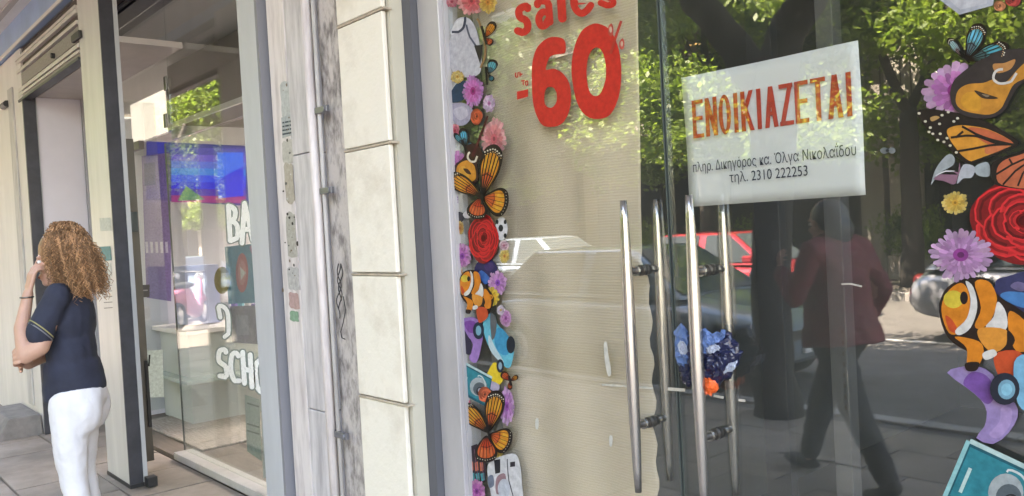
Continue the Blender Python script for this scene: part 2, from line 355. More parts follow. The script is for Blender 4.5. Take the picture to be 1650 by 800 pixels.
# beige paper blind behind the left door leaf ---------------------------------------
def blind():
    YB = .045; right = [(1024, -60), (1026, 100), (1029, 250), (1030, 330), (1033, 420), (1041, 440), (1043, 470), (1049, 500), (1047, 540), (1052, 575), (1051, 600), (1056, 640), (1055, 690), (1061, 740), (1063, 800), (1068, 900)]
    m = MB(); vs = []; fs = []; NX, NZ = 60, 90
    z_of = [on(p[0], p[1], Y=YB).z for p in right]; x_of = [on(p[0], p[1], Y=YB).x for p in right]
    for j in range(NZ+1):
        z = .45+(2.5-.45)*j/NZ; xr = np.interp(z, z_of[::-1], x_of[::-1]) + .006*math.sin(z*61)*(z < 1.45)
        for i in range(NX+1):
            u = i/NX; x = -2.08+(xr+2.08)*u
            y = YB + .012*math.sin(u*5+z*.8) + .006*math.sin(u*17+z*2.3) + .03*max(0, 1-u*9)
            vs.append((x, y, z))
    for j in range(NZ):
        for i in range(NX):
            k = j*(NX+1)+i; fs.append((k, k+1, k+NX+2, k+NX+1))
    bm_ = bpy.data.materials.new('ribbed_beige_paper'); bm_.use_nodes = True; n = bm_.node_tree.nodes; L = bm_.node_tree.links; b = n['Principled BSDF']
    b.inputs['Roughness'].default_value = .75
    ge = n.new('ShaderNodeNewGeometry'); se = n.new('ShaderNodeSeparateXYZ'); L.new(ge.outputs['Position'], se.inputs[0])
    w_ = n.new('ShaderNodeTexWave'); w_.bands_direction = 'Z'; w_.inputs['Scale'].default_value = 42; w_.inputs['Distortion'].default_value = 1.2; w_.inputs['Detail'].default_value = 3
    L.new(ge.outputs['Position'], w_.inputs[0]); r = n.new('ShaderNodeValToRGB'); r.color_ramp.elements[0].color = (.66, .535, .40, 1); r.color_ramp.elements[1].color = (.73, .60, .455, 1)
    L.new(w_.outputs[0], r.inputs[0]); no = n.new('ShaderNodeTexNoise'); no.inputs['Scale'].default_value = 5; L.new(ge.outputs['Position'], no.inputs[0])
    mx = n.new('ShaderNodeMix'); mx.data_type = 'RGBA'; mx.blend_type = 'MULTIPLY'; mx.inputs[0].default_value = .5; L.new(r.outputs[0], mx.inputs[6]); L.new(no.outputs[1], mx.inputs[7])
    L.new(r.outputs[0], b.inputs['Base Color'])
    bu = n.new('ShaderNodeBump'); bu.inputs['Strength'].default_value = .22; bu.inputs['Distance'].default_value = .003; L.new(w_.outputs[0], bu.inputs['Height']); L.new(bu.outputs[0], b.inputs['Normal'])
    m.add(vs, fs, bm_); o = m.build('paper_blind', smooth=True, label='ribbed beige paper sheet with torn right edge taped behind the glass door', cat='blind')
    s = o.modifiers.new('thick', 'SOLIDIFY'); s.thickness = .0015
blind()
bx('shade_strip', (-2.135, -2.02, .10, .115, .04, 2.5), mat('olive_grey_shade', (.27, .255, .21), .8, 0, var=.15, vscale=6), sf)  # added panel; its olive grey stands for shade at the blind's edge

# ------------------------------------------------------------------ printed things on the glass
class Art:
    """a sticker on the glass: outlines given where they sit in the photograph, put on the real plane of the pane"""
    lay = 0
    def __init__(s, Y=-.0012, step=.00012): s.m = MB(); s.Y = Y; s.k = 0; s.step = step
    def p(s, loops, col, sm=True, n=4):
        if not isinstance(loops[0], list): loops = [loops]
        if sm: loops = [smooth_loop(l, n) for l in loops]
        y = s.Y - s.k*s.step; s.k += 1
        s.m.prism(loops, lambda x, z, q: on(x, z, Y=y), 0, ink(col, 1.25 if tuple(col) == (255, 255, 255) else .66)); return s
    def line(s, pts, w, col, closed=False, sm=True):
        if sm and len(pts) > 2:
            q = smooth_loop(pts, 4); q = q if closed else q[:-7] + [pts[-1]]
            pts = q
        return s.p(stroke(pts, w, closed), col, sm=False)
    def e(s, cx, cy, rx, ry, col, a=0, n=20): return s.p([ellipse(cx, cy, rx, ry, n, a)], col, sm=False)
    def done(s, name, label, cat='sticker', group=None, parent=None): return s.m.build(name, parent, label=label, cat=cat, group=group)
LG, RG = 'stickers up the left edge of the shop window', 'stickers down the right edge of the shop window'
def daisy(cx, cy, rx, ry, outer, inner, core, label, group, name='flower_sticker', n=16, Y=-.0012, rings=3):
    a = Art(Y); n = int(n*1.35)
    for ring in range(rings):
        sc_ = 1-.27*ring
        for k in range(n):
            t = 2*math.pi*(k+.5*ring)/n + rng.uniform(-.06, .06); r = rng.uniform(.86, 1.04)*sc_; wd = math.pi/n*1.25
            tip = (cx+rx*r*math.cos(t), cy+ry*r*math.sin(t))
            pl = [(cx, cy), (cx+rx*r*.72*math.cos(t-wd), cy+ry*r*.72*math.sin(t-wd)), (cx+rx*r*.95*math.cos(t-wd*.6), cy+ry*r*.95*math.sin(t-wd*.6)), tip, (cx+rx*r*.95*math.cos(t+wd*.6), cy+ry*r*.95*math.sin(t+wd*.6)), (cx+rx*r*.72*math.cos(t+wd), cy+ry*r*.72*math.sin(t+wd))]
            ff = rng.uniform(.8, 1.06); c = [min(255, int(v*ff)) for v in (outer if ring == 0 else inner)]; c = [v//8*8 for v in c]
            a.p(pl, c, sm=False); a.k -= .6
    a.e(cx, cy, rx*.24, ry*.24, core); a.e(cx, cy, rx*.11, ry*.11, [int(v*.7) for v in core])
    return a.done(name, label, group=group)
def rose(cx, cy, rx, ry, label, group, Y=-.0012, base=(205, 44, 44)):
    a = Art(Y); sh = lambda f: tuple(min(255, int(v*f)) for v in base)
    a.p([(cx+rx*math.cos(t)*rng.uniform(.88, 1.06), cy+ry*math.sin(t)*rng.uniform(.88, 1.06)) for t in [2*math.pi*i/9 for i in range(9)]], sh(.72))
    big = rx > 18; k = 0
    for ring, cnt in ((.98, 5), (.80, 5), (.62, 4), (.45, 3), (.28, 3)):
        for q in range(cnt):
            t0 = 2*math.pi*q/cnt + ring*5 + rng.uniform(-.2, .2); sp = 2*math.pi/cnt*.62; out, inn = [], []
            for u in np.linspace(-1, 1, 7):
                w_ = 1-.22*abs(u)**2.2+rng.uniform(-.015, .015); out.append((cx+rx*ring*w_*math.cos(t0+u*sp), cy+ry*ring*w_*math.sin(t0+u*sp))); inn.append((cx+rx*ring*.62*math.cos(t0+u*sp*.8), cy+ry*ring*.62*math.sin(t0+u*sp*.8)))
            f = (.82, 1.06, .92, 1.14, .74)[k % 5]; k += 1
            a.p(out+inn[::-1], sh(f), sm=False); a.k -= .4
            if big: a.p(stroke(out, rx*.035), sh(1.25), sm=False); a.p(stroke([((x*.9+cx*.1), (y*.9+cy*.1)) for x, y in out[1:-1]], rx*.05), sh(f*.72), sm=False); a.k -= .8
    a.e(cx, cy, rx*.12, ry*.12, sh(.5))
    return a.done('rose_sticker', label, group=group)
def wing(a, hinge, tip, width, fill, dark=(38, 26, 22), tint=None, cells=4, dots=True):
    h = np.array(hinge, float); t = np.array(tip, float); d = t-h; n = np.array([-d[1], d[0]])*width; Ln = float(np.linalg.norm(d))
    q = lambda u, v: tuple(h+d*u+n*v)
    rim = [(0, 0), (.22, .34), (.55, .62), (.86, .6), (1.02, .3), (1.03, -.08), (.9, -.42), (.6, -.5), (.25, -.26)]
    a.p([q(*p) for p in rim], dark)
    ins = [(.06, .0), (.24, .25), (.54, .48), (.76, .46), (.86, .22), (.86, -.06), (.76, -.32), (.56, -.38), (.26, -.18)]
    a.p([q(*p) for p in ins], fill)
    lo = tint or tuple(int(v*f) for v, f in zip(fill, (.93, .68, .7)))
    a.p([q(*p) for p in ((.06, 0), (.22, .2), (.42, .3), (.5, .05), (.42, -.24), (.24, -.15))], lo)
    if Ln > 30:
        hi = tuple(min(255, int(v*f)) for v, f in zip(fill, (1.05, 1.2, 1.35))); 
        for v in (.3, .05, -.2): a.p([q(.56, v-.04), q(.78, v-.02), q(.8, v+.07), q(.58, v+.08)], hi)
    w_ = max(.7, Ln*.022)
    for k in range(cells+1):
        v = -.34+.78*k/cells; a.p(stroke([q(.03, v*.06), q(.4, v*.72), q(.9, v)], w_), dark, sm=False); a.k -= .8
    a.p(stroke([q(.4, -.25), q(.46, 0), q(.42, .3)], w_), dark, sm=False)
    if dots:
        for k in range(8):
            v = -.4+.95*k/7; r_ = max(.7, Ln*.018)
            a.e(*q(.95-.13*abs(v-.08)**1.4*2, v*.93), r_, r_, (236, 228, 210), n=6)
            if Ln > 45: a.e(*q(.90-.13*abs(v-.08)**1.4*2, v*.9+.04), r_*.7, r_*.7, (230, 190, 140), n=6)
def butterfly(parts, body, label, group, Y=-.0012, **k):
    a = Art(Y)
    for w_ in parts: wing(a, *w_, **k)
    a.line(body, 4, (30, 24, 24), sm=False)
    return a.done('butterfly_sticker', label, group=group)
OR, OR2, TL, TL2 = (232, 150, 48), (222, 100, 52), (84, 176, 190), (50, 140, 160)
# left column, top to bottom
daisy(728, 3, 11, 10, (222, 120, 140), (232, 150, 160), (190, 60, 90), 'small pink blossom sticker at the very top left corner of the window', LG)
daisy(760, 2, 24, 24, (240, 165, 165), (235, 120, 125), (215, 80, 90), 'salmon pink blossom sticker at the top of the left sticker column', LG)
daisy(786, 4, 15, 20, (245, 205, 110), (235, 180, 90), (220, 140, 60), 'yellow blossom sticker beside the salmon one at the top of the left column', LG, Y=-.004)
a = Art(); a.p([(728, 55), (733, 35), (745, 28), (758, 32), (768, 50), (774, 80), (776, 108), (768, 122), (740, 124), (726, 108), (722, 80)], (206, 206, 216))
a.p([(726, 52), (735, 36), (748, 30), (745, 46), (730, 56)], (232, 232, 238)); a.line([(748, 28), (747, 44), (738, 52), (728, 52)], 4, (60, 66, 86)); a.line([(752, 40), (757, 60), (768, 76)], 3, (90, 96, 116)); a.p([(764, 74), (778, 72), (774, 105)], (50, 46, 44), sm=False)
a.line([(768, 33), (777, 50), (782, 76), (780, 96), (774, 110)], 3.4, (160, 124, 84)); a.done('bag_sticker', 'pale grey rounded bag sticker with dark strap in the left column', group=LG)
butterfly([((781, 62), (795, 36), .45, OR), ((781, 62), (794, 70), .7, OR2)], [(776, 42), (784, 72)], 'small orange butterfly sticker beside the pale grey bag', LG, Y=-.004, cells=3, dots=False)
butterfly([((787, 120), (795, 97), .6, TL), ((787, 120), (795, 130), .6, TL2)], [(783, 108), (785, 137)], 'small teal butterfly sticker below the small orange one', LG, cells=3, dots=False)
a = Art(); a.p([(726, 165), (728, 146), (742, 130), (752, 135), (748, 160)], (36, 66, 92)); a.p([(724, 172), (745, 166), (762, 178), (752, 200), (734, 200)], (176, 172, 194)); a.p([(730, 178), (748, 172), (754, 186), (740, 194)], (202, 198, 214)); a.done('ribbon_sticker', 'dark blue and lavender ribbon sticker behind the magenta daisy', group=LG)
daisy(737, 124, 12, 11, (238, 204, 120), (240, 214, 140), (220, 170, 80), 'pale yellow flower sticker just above the magenta daisy', LG, Y=-.003)
daisy(762, 147, 18, 27, (214, 150, 214), (226, 128, 202), (176, 44, 130), 'magenta pink daisy sticker under the pale grey bag', LG, Y=-.005, n=20)
daisy(788, 167, 11, 15, (228, 190, 226), (236, 210, 236), (200, 120, 180), 'small pale lilac daisy sticker right of the magenta daisy', LG, Y=-.007, n=12)
rose(768, 188, 10, 13, 'small coral rosebud sticker below the magenta daisy', LG, Y=-.006, base=(214, 96, 60))
daisy(796, 224, 21, 34, (244, 176, 176), (236, 146, 150), (224, 110, 120), 'fluffy pink carnation sticker behind the guitar neck', LG, n=18)
butterfly([((750, 238), (744, 208), .42, TL), ((750, 238), (762, 232), .7, TL2), ((748, 236), (732, 216), .3, TL)], [(744, 226), (752, 244)], 'teal butterfly sticker perched above the small guitar', LG, Y=-.004, cells=3, dots=False)
daisy(738, 268, 16, 27, (220, 150, 206), (212, 130, 196), (170, 60, 140), 'orchid pink flower sticker behind the small guitar body', LG, Y=-.002)
def guitar(q, label, group, Y):
    a = Art(Y)
    a.p([q(*p) for p in ((0, .9), (-.45, .75), (-.62, .35), (-.42, .0), (-.36, -.25), (-.5, -.5), (-.2, -.8), (.2, -.78), (.42, -.5), (.32, -.2), (.42, .05), (.62, .4), (.42, .78))], (64, 36, 30))
    a.p([q(*p) for p in ((0, .78), (-.38, .64), (-.5, .33), (-.32, .04), (-.1, -.08), (.2, -.02), (.35, .12), (.5, .42), (.34, .66))], (226, 152, 56))
    a.p([q(*p) for p in ((-.2, .66), (-.38, .4), (-.2, .2), (.1, .4), (.2, .62))], (236, 172, 74))
    a.p([q(*p) for p in ((-.2, .32), (0, .24), (.24, .36), (.04, .42))], (70, 44, 32))
    a.line([q(*p) for p in ((-.18, -.42), (-.2, -.2), (0, -.1), (.2, -.2), (.2, -.42))], a_w(q), (238, 226, 206))
    a.p([q(*p) for p in ((-.06, -.3), (-.05, -2.1), (.05, -2.1), (.07, -.3))], (84, 30, 34), sm=False)
    return a.done('guitar_sticker', label, group=group)
def a_w(q):
    p, r = np.array(q(0, 0)), np.array(q(.09, 0)); return float(np.linalg.norm(p-r))
def frame(cx, cy, sx, sy, ang):
    ca, sa = math.cos(ang), math.sin(ang); return lambda u, v: (cx+(u*ca-v*sa)*sx, cy+(u*sa+v*ca)*sy)
guitar(frame(757, 264, 34, 40, .42), 'small orange and brown guitar sticker above the big monarch butterfly', LG, -.006)
butterfly([((776, 318), (723, 286), .40, OR), ((776, 318), (795, 236), .36, OR, (38, 26, 22), OR2), ((778, 318), (818, 326), 1.0, OR, (38, 26, 22), OR2), ((774, 318), (768, 352), .8, OR2)], [(776, 304), (777, 330)], 'large orange monarch butterfly sticker above the red rose', LG, Y=-.0115)
a = Art(); a.p([(732, 355), (738, 342), (748, 346), (744, 358)], (60, 58, 66)); a.p([(746, 345), (756, 338), (758, 350), (750, 352)], (226, 222, 226)); a.done('bow_sticker', 'tiny black and white bow sticker left of the big monarch', group=LG)
daisy(741, 368, 7, 12, (224, 190, 120), (216, 160, 90), (190, 110, 50), 'tiny ochre flower sticker left of the red rose', LG, n=10)
a = Art(-.003); a.e(808, 369, 10, 19, (226, 226, 230)); [a.e(x, y, rx, ry, (40, 42, 48), n=8) for x, y, rx, ry in ((807, 368, 4, 6), (801, 358, 2.5, 4), (814, 358, 2.5, 4), (801, 382, 3, 4), (814, 380, 2.5, 4))]; a.done('football_sticker', 'black and white football sticker beside the red rose', group=LG)
rose(779, 384, 25, 39, 'tall red rose sticker in the middle of the left column', LG, Y=-.006)
daisy(745, 413, 15, 21, (216, 158, 204), (206, 128, 196), (150, 70, 170), 'lilac pink daisy sticker below left of the red rose', LG, Y=-.004)
daisy(813, 413, 9, 12, (240, 216, 130), (238, 200, 110), (226, 150, 80), 'small yellow daisy sticker below right of the red rose', LG, n=12)
a = Art(-.002); a.e(783, 438, 19, 21, (52, 48, 96)); a.p([(768, 446), (776, 436), (790, 450), (784, 458), (772, 456)], (70, 120, 196)); a.e(788, 430, 8, 7, (76, 56, 110)); a.done('planet_sticker', 'dark blue swirling ball sticker above the small clownfish', group=LG)
daisy(802, 456, 16, 22, (224, 176, 220), (214, 150, 214), (150, 80, 190), 'lilac daisy sticker right of the dark blue ball', LG, Y=-.006)
daisy(791, 479, 14, 17, (244, 210, 90), (240, 190, 70), (230, 150, 50), 'bright yellow daisy sticker beside the small clownfish', LG, Y=-.009)
def fish(q, label, group, Y, w):
    a = Art(Y); O, D, Wt, R_ = (234, 140, 44), (46, 32, 28), (232, 228, 224), (214, 86, 48)
    P = lambda pts, c, **k: a.p([q(*p) for p in pts], c, **k)
    P(((-1, -.1), (-.92, -.5), (-.6, -.74), (-.1, -.8), (.25, -.5), (.7, -.3), (1.1, 0), (1.05, .5), (.8, .9), (.45, .95), (.3, .7), (-.2, .65), (-.75, .4)), D)
    P(((-.95, -.1), (-.88, -.45), (-.6, -.68), (-.4, -.5), (-.36, -.1), (-.5, .25), (-.75, .3)), O)
    a.e(*q(-.72, -.35), w*.40, w*.36, (226, 200, 74))
    a.e(*q(-.5, -.4), w*.16, w*.26, (40, 30, 30)); P(((-.7, .05), (-.86, -.02), (-.74, .25), (-.55, .27)), R_)
    P(((-.5, -.72), (-.32, -.62), (-.2, -.25), (-.3, .15), (-.52, .32), (-.62, .24), (-.4, -.02), (-.36, -.4)), Wt)
    P(((-.3, -.72), (0, -.76), (.2, -.45), (.12, -.05), (-.08, .15), (-.22, .1), (-.12, -.25)), O)
    P(((.22, -.4), (.42, -.2), (.44, .12), (.02, .12), (.16, -.1)), Wt)
    P(((.5, -.25), (.9, -.02), (1.0, .4), (.7, .5), (.5, .1)), O)
    P(((-.1, .14), (.45, .12), (.5, .4), (.2, .58), (-.1, .35)), (240, 158, 66)); P(((.48, .12), (.66, .3), (.5, .55), (.3, .6), (.48, .4)), D)
    P(((-.62, .36), (-.1, .4), (.02, .62), (-.1, .9), (-.3, .88), (-.35, .55)), O); P(((-.34, .84), (-.06, .8), (-.1, .96), (-.3, .98)), D)
    P(((.25, .62), (.75, .5), (.95, .8), (.6, 1.15), (.4, 1.05)), R_); P(((0, .62), (.22, .52), (.3, .62), (.08, .74)), Wt)
    return a.done('fish_sticker', label, group=group)
fish(frame(766, 470, 28, 40, .25), 'small orange and white striped fish sticker in the left column', LG, -.012, 16)
daisy(815, 513, 10, 15, (226, 176, 216), (216, 150, 206), (160, 80, 150), 'single small pink daisy sticker standing apart to the right of the column', LG, n=11)
a = Art(-.003); a.p([(740, 518), (764, 512), (778, 530), (776, 556), (768, 584), (756, 578), (762, 556), (752, 540)], (172, 132, 204)); a.p([(742, 524), (754, 542), (760, 552), (758, 572), (744, 562)], (56, 50, 72)); a.p([(748, 520), (764, 518), (770, 534), (756, 536)], (140, 80, 170)); a.done('skateboard_sticker', 'lavender curved board sticker below the small striped fish', group=LG)
a = Art(-.006); a.p([(778, 520), (792, 505), (800, 520), (812, 536), (826, 556), (828, 570), (822, 592), (812, 590), (800, 570), (786, 556)], (96, 196, 220)); a.p([(796, 540), (806, 528), (822, 548), (818, 572), (802, 566)], (46, 156, 200)); a.p([(788, 540), (798, 560), (812, 584), (800, 578), (788, 560)], (200, 226, 234)); a.e(771, 533, 9, 14, (30, 44, 66)); a.e(771, 533, 4.5, 8, (120, 180, 204)); a.e(823, 556, 7, 14, (34, 40, 52)); a.e(806, 590, 6, 11, (36, 46, 60)); a.e(806, 590, 3, 6, (150, 180, 196)); a.p([(790, 505), (800, 516), (798, 540), (792, 546)], (100, 104, 108)); a.done('scooter_sticker', 'sky blue toy scooter sticker with dark wheels in the left column', group=LG)
def camera_art(q, label, group, Y, w):
    a = Art(Y); P = lambda pts, c, **k: a.p([q(*p) for p in pts], c, sm=False, **k)
    P(((-1, -.6), (1, -.6), (1, .7), (-1, .7)), (20, 96, 112)); P(((-.94, -.5), (.94, -.5), (.94, .6), (-.94, .6)), (32, 140, 156))
    P(((-1, -.66), (1, -.66), (1, -.56), (-1, -.56)), (196, 226, 226)); P(((-1.08, -.6), (-.98, -.6), (-.98, .7), (-1.08, .7)), (150, 210, 214)); P(((-.8, -.1), (-.72, -.1), (-.72, .45), (-.8, .45)), (200, 232, 230))
    a.e(*q(.15, .05), w*.46, w*.5, (176, 186, 190)); a.e(*q(.25, .12), w*.34, w*.36, (96, 108, 116)); a.e(*q(.34, .2), w*.22, w*.24, (40, 44, 50)); a.e(*q(.30, .16), w*.11, w*.12, (170, 180, 196))
    a.line([q(.0, -.35), q(.3, -.42), q(.6, -.2), q(.66, .1)], w*.06, (222, 232, 232))
    return a.done('camera_sticker', label, group=group)
camera_art(frame(768, 620, 22, 38, .3), 'small teal camera sticker below the lavender board', LG, -.004, 30)
a = Art(-.003); a.p([(798, 584), (812, 606), (802, 622), (784, 616), (786, 600)], (248, 214, 60)); a.p([(782, 612), (804, 620), (800, 632), (782, 622)], (190, 180, 206)); a.done('cone_sticker', 'bright yellow cone sticker with lilac base beside the small camera', group=LG)
butterfly([((822, 614), (808, 602), .6, OR2), ((822, 614), (834, 606), .5, OR), ((822, 614), (822, 628), .5, OR2)], [(820, 606), (824, 622)], 'small rust orange butterfly sticker poking out right of the column', LG, Y=-.006, cells=3, dots=False)
rose(781, 636, 11, 13, 'small coral rose sticker under the small teal camera', LG, Y=-.007, base=(222, 110, 76))
daisy(817, 655, 13, 33, (222, 176, 224), (208, 146, 210), (170, 90, 180), 'tall lavender daisy sticker right of the lower monarch', LG, n=15, Y=-.002)
butterfly([((787, 698), (744, 656), .42, OR), ((787, 696), (799, 632), .42, OR, (38, 26, 22), OR2), ((789, 700), (823, 712), 1.0, OR, (38, 26, 22), OR2), ((784, 702), (786, 744), .75, OR2)], [(784, 684), (789, 708)], 'large orange monarch butterfly sticker low on the left column', LG, Y=-.006)
a = Art(-.003); a.p([(750, 722), (768, 716), (782, 730), (784, 776), (764, 778)], (58, 44, 54), sm=False)
for k in range(3): a.p([(757+k*8, 746), (762+k*8, 744), (763+k*8, 758), (758+k*8, 760)], (214, 120, 90), sm=False); a.p([(758+k*8, 764), (764+k*8, 762), (765+k*8, 774), (760+k*8, 776)], (60, 160, 168), sm=False); a.line([(755+k*9, 724), (762+k*9, 775)], 1.2, (130, 90, 110), sm=False)
a.done('gameboard_sticker', 'dark patterned box sticker below the lower monarch', group=LG)
a = Art(-.003); a.p([(786, 750), (806, 736), (830, 732), (838, 750), (841, 780), (840, 815), (800, 815), (790, 790)], (226, 226, 230)); a.p([(796, 742), (806, 740), (806, 762), (798, 764)], (40, 40, 46), sm=False); a.p([(822, 745), (830, 744), (830, 752), (822, 753)], (50, 46, 56), sm=False); a.p([(800, 770), (814, 764), (814, 790), (800, 796)], (168, 132, 140)); a.line([(818, 740), (820, 775), (830, 812)], 1.6, (90, 90, 100)); a.e(812, 788, 10, 16, (206, 212, 224)); a.p([(786, 770), (794, 766), (796, 782), (788, 786)], (120, 130, 150)); a.done('robot_sticker', 'white toy robot sticker at the bottom of the left column', group=LG)
daisy(768, 792, 14, 20, (220, 150, 196), (206, 120, 190), (150, 60, 150), 'orchid pink flower sticker beside the toy robot at the bottom', LG, Y=-.007)
for x_, y_, rx_, ry_, c1, c2, c3, lb_ in ((733, 211, 9, 12, (236, 150, 160), (226, 120, 140), (190, 60, 80), 'small rose pink blossom sticker at the left border beside the teal butterfly'), (731, 322, 8, 11, (206, 150, 214), (190, 120, 200), (120, 60, 150), 'tiny violet blossom sticker under the left wing of the upper monarch'), (812, 396, 9, 9, (236, 206, 214), (226, 180, 196), (200, 120, 140), 'tiny pale pink blossom sticker between the football and the yellow daisy'), (738, 440, 9, 12, (232, 170, 90), (226, 140, 70), (190, 80, 40), 'small orange blossom sticker above the striped fish snout'), (741, 505, 7, 10, (200, 150, 210), (190, 130, 200), (130, 70, 150), 'tiny lilac blossom sticker under the striped fish'), (807, 500, 7, 9, (236, 226, 236), (226, 206, 226), (220, 180, 90), 'tiny white blossom sticker left of the lone pink daisy'), (752, 655, 8, 12, (226, 130, 150), (216, 100, 130), (160, 40, 80), 'small cerise blossom sticker under the teal camera corner'), (752, 708, 7, 11, (120, 150, 210), (90, 120, 190), (230, 200, 120), 'tiny blue blossom sticker left of the lower monarch'), (803, 728, 9, 11, (236, 214, 130), (230, 190, 100), (200, 130, 60), 'small buttery blossom sticker above the toy robot')):
    daisy(x_, y_, rx_, ry_, c1, c2, c3, lb_, LG, n=11, Y=-.0022)
# right column
a = Art(-.002); a.p([(1495, -14), (1546, 24), (1600, 9), (1604, -20)], (188, 192, 204), sm=False); a.p([(1515, -12), (1547, 16), (1590, 6), (1592, -20)], (204, 206, 216), sm=False); a.done('envelope_sticker', 'pale grey pointed sticker cut off by the top of the picture', group=RG)
rose(1611, 10, 10, 9, 'small peach rosebud sticker at the top of the right column', RG, base=(214, 140, 100)); rose(1632, 1, 13, 10, 'small red rosebud sticker at the top of the right column', RG, Y=-.004, base=(200, 80, 76))
butterfly([((1556, 96), (1578, 40), .42, (96, 168, 176)), ((1558, 97), (1622, 74), .36, (72, 150, 150)), ((1552, 94), (1528, 64), .3, (186, 214, 220))], [(1546, 82), (1562, 102)], 'large teal butterfly sticker above the big guitar', RG, Y=-.003, cells=3)
daisy(1540, 146, 56, 48, (220, 176, 214), (206, 130, 196), (160, 60, 140), 'pink petalled flower sticker behind the big guitar', RG, n=15, Y=-.0015)
a = Art(-.008)
a.p([(1531, 156), (1536, 132), (1552, 116), (1574, 100), (1590, 92), (1604, 84), (1626, 80), (1660, 82), (1660, 120), (1640, 140), (1628, 160), (1618, 178), (1598, 190), (1566, 190), (1540, 178)], (62, 54, 54))
a.p([(1540, 164), (1544, 146), (1560, 136), (1584, 134), (1602, 128), (1612, 134), (1624, 130), (1640, 112), (1656, 100), (1658, 122), (1634, 136), (1622, 158), (1612, 176), (1594, 185), (1566, 182), (1548, 176)], (214, 146, 62))
a.p([(1548, 166), (1556, 150), (1576, 152), (1580, 176), (1562, 178)], (226, 160, 60)); a.p([(1606, 118), (1600, 104), (1618, 102), (1636, 96), (1628, 112)], (196, 138, 84))
a.p([(1570, 146), (1590, 152), (1608, 158), (1600, 160), (1582, 158)], (66, 50, 40)); a.p([(1582, 152), (1594, 154), (1590, 157)], (150, 130, 110))
a.line([(1616, 112), (1604, 116), (1601, 128), (1612, 135), (1630, 131), (1638, 118)], 4, (222, 218, 212)); a.done('guitar_sticker', 'big orange guitar body sticker near the top of the right column', group=RG)
a = Art(-.006); D = (44, 36, 34)
a.p([(1478, 184), (1492, 176), (1530, 180), (1575, 190), (1620, 214), (1642, 232), (1610, 246), (1570, 264), (1548, 258), (1524, 236), (1500, 216)], D)
a.p([(1526, 210), (1540, 203), (1562, 203), (1596, 210), (1634, 232), (1612, 245), (1572, 260), (1555, 255), (1541, 240), (1530, 224)], (226, 154, 62))
a.p([(1560, 206), (1596, 211), (1634, 232), (1604, 236), (1580, 226)], (208, 108, 74)); a.p([(1590, 236), (1614, 234), (1630, 234), (1604, 246), (1588, 248)], (212, 122, 80))
for l_ in ([(1636, 233), (1600, 226), (1572, 216), (1550, 204)], [(1636, 233), (1606, 231), (1578, 221), (1556, 219), (1532, 222)], [(1634, 234), (1600, 234), (1568, 240), (1544, 244)], [(1552, 212), (1540, 222)], [(1634, 235), (1604, 248), (1566, 262)]): a.line(l_, 3.6, D)
a.p([(1499, 190), (1508, 187), (1514, 190), (1502, 196)], (190, 150, 96))
for x, y in ((1481, 183), (1491, 196), (1499, 206), (1497, 213), (1515, 216), (1514, 200), (1518, 186), (1528, 181), (1543, 191), (1511, 226), (1521, 229), (1531, 235), (1537, 196), (1526, 223), (1503, 216), (1541, 246)): a.e(x, y, 2.6, 2.1, (226, 218, 196), n=8)
a.p([(1600, 262), (1640, 246), (1665, 240), (1665, 300), (1610, 300), (1598, 286)], D)
a.p([(1606, 276), (1616, 260), (1640, 251), (1670, 246), (1670, 300), (1614, 298)], (206, 112, 78))
for l_ in ([(1668, 250), (1630, 266), (1604, 282)], [(1668, 256), (1636, 276), (1616, 298)], [(1668, 262), (1648, 280), (1640, 300)], [(1626, 256), (1632, 266)]): a.line(l_, 3.2, D)
a.done('butterfly_sticker', 'huge monarch butterfly sticker wing reaching in from the right edge', group=RG)
a = Art(-.004); a.p([(1500, 298), (1508, 272), (1526, 250), (1537, 252), (1536, 266), (1516, 278), (1506, 290)], (168, 176, 180)); a.p([(1504, 288), (1530, 276), (1546, 282), (1546, 262), (1540, 296), (1520, 292)], (150, 110, 130)); a.p([(1542, 296), (1552, 266), (1571, 270), (1566, 286), (1552, 288)], (190, 194, 202)); a.p([(1572, 268), (1592, 262), (1594, 284), (1574, 282)], (176, 186, 192)); a.line([(1508, 284), (1524, 276), (1538, 276)], 2, (220, 220, 226)); a.done('shoe_sticker', 'silver and plum ribbon bow sticker under the huge butterfly wing', group=RG)
daisy(1539, 327, 22, 20, (238, 208, 124), (236, 196, 100), (226, 170, 70), 'small yellow daisy sticker on the dark glass left of the big rose', RG, n=15)
rose(1652, 356, 88, 70, 'big deep red rose sticker cut by the right edge of the picture', RG, Y=-.008, base=(196, 46, 50))
daisy(1548, 411, 52, 44, (216, 176, 214), (208, 156, 208), (156, 70, 148), 'large lilac pink daisy sticker above the big striped fish', RG, n=22, Y=-.010, rings=3)
a = Art(-.0025); a.p([(1604, 455), (1622, 446), (1665, 440), (1665, 500), (1610, 490)], (62, 64, 104)); a.p([(1612, 478), (1626, 470), (1665, 476), (1665, 496), (1640, 494)], (70, 134, 196)); a.p([(1628, 462), (1640, 454), (1660, 462), (1646, 470)], (120, 110, 150)); a.done('planet_sticker', 'deep blue patch sticker behind the tail of the big striped fish', group=RG)
fish(frame(1588, 518, 76, 84, .10), 'big orange and white striped fish sticker on the right side of the glass', RG, -.008, 40)
a = Art(-.003); a.p([(1526, 601), (1546, 592), (1574, 590), (1600, 604), (1614, 636), (1636, 650), (1640, 672), (1625, 698), (1600, 716), (1573, 706), (1586, 688), (1590, 664), (1580, 644), (1556, 624)], (164, 142, 196), n=2); a.p([(1552, 618), (1566, 600), (1590, 606), (1604, 632), (1592, 652), (1570, 634)], (130, 88, 168)); a.p([(1594, 700), (1610, 680), (1614, 656), (1630, 660), (1628, 684), (1610, 706)], (184, 158, 212)); a.done('skateboard_sticker', 'lavender crescent shaped board sticker below the big striped fish', group=RG)
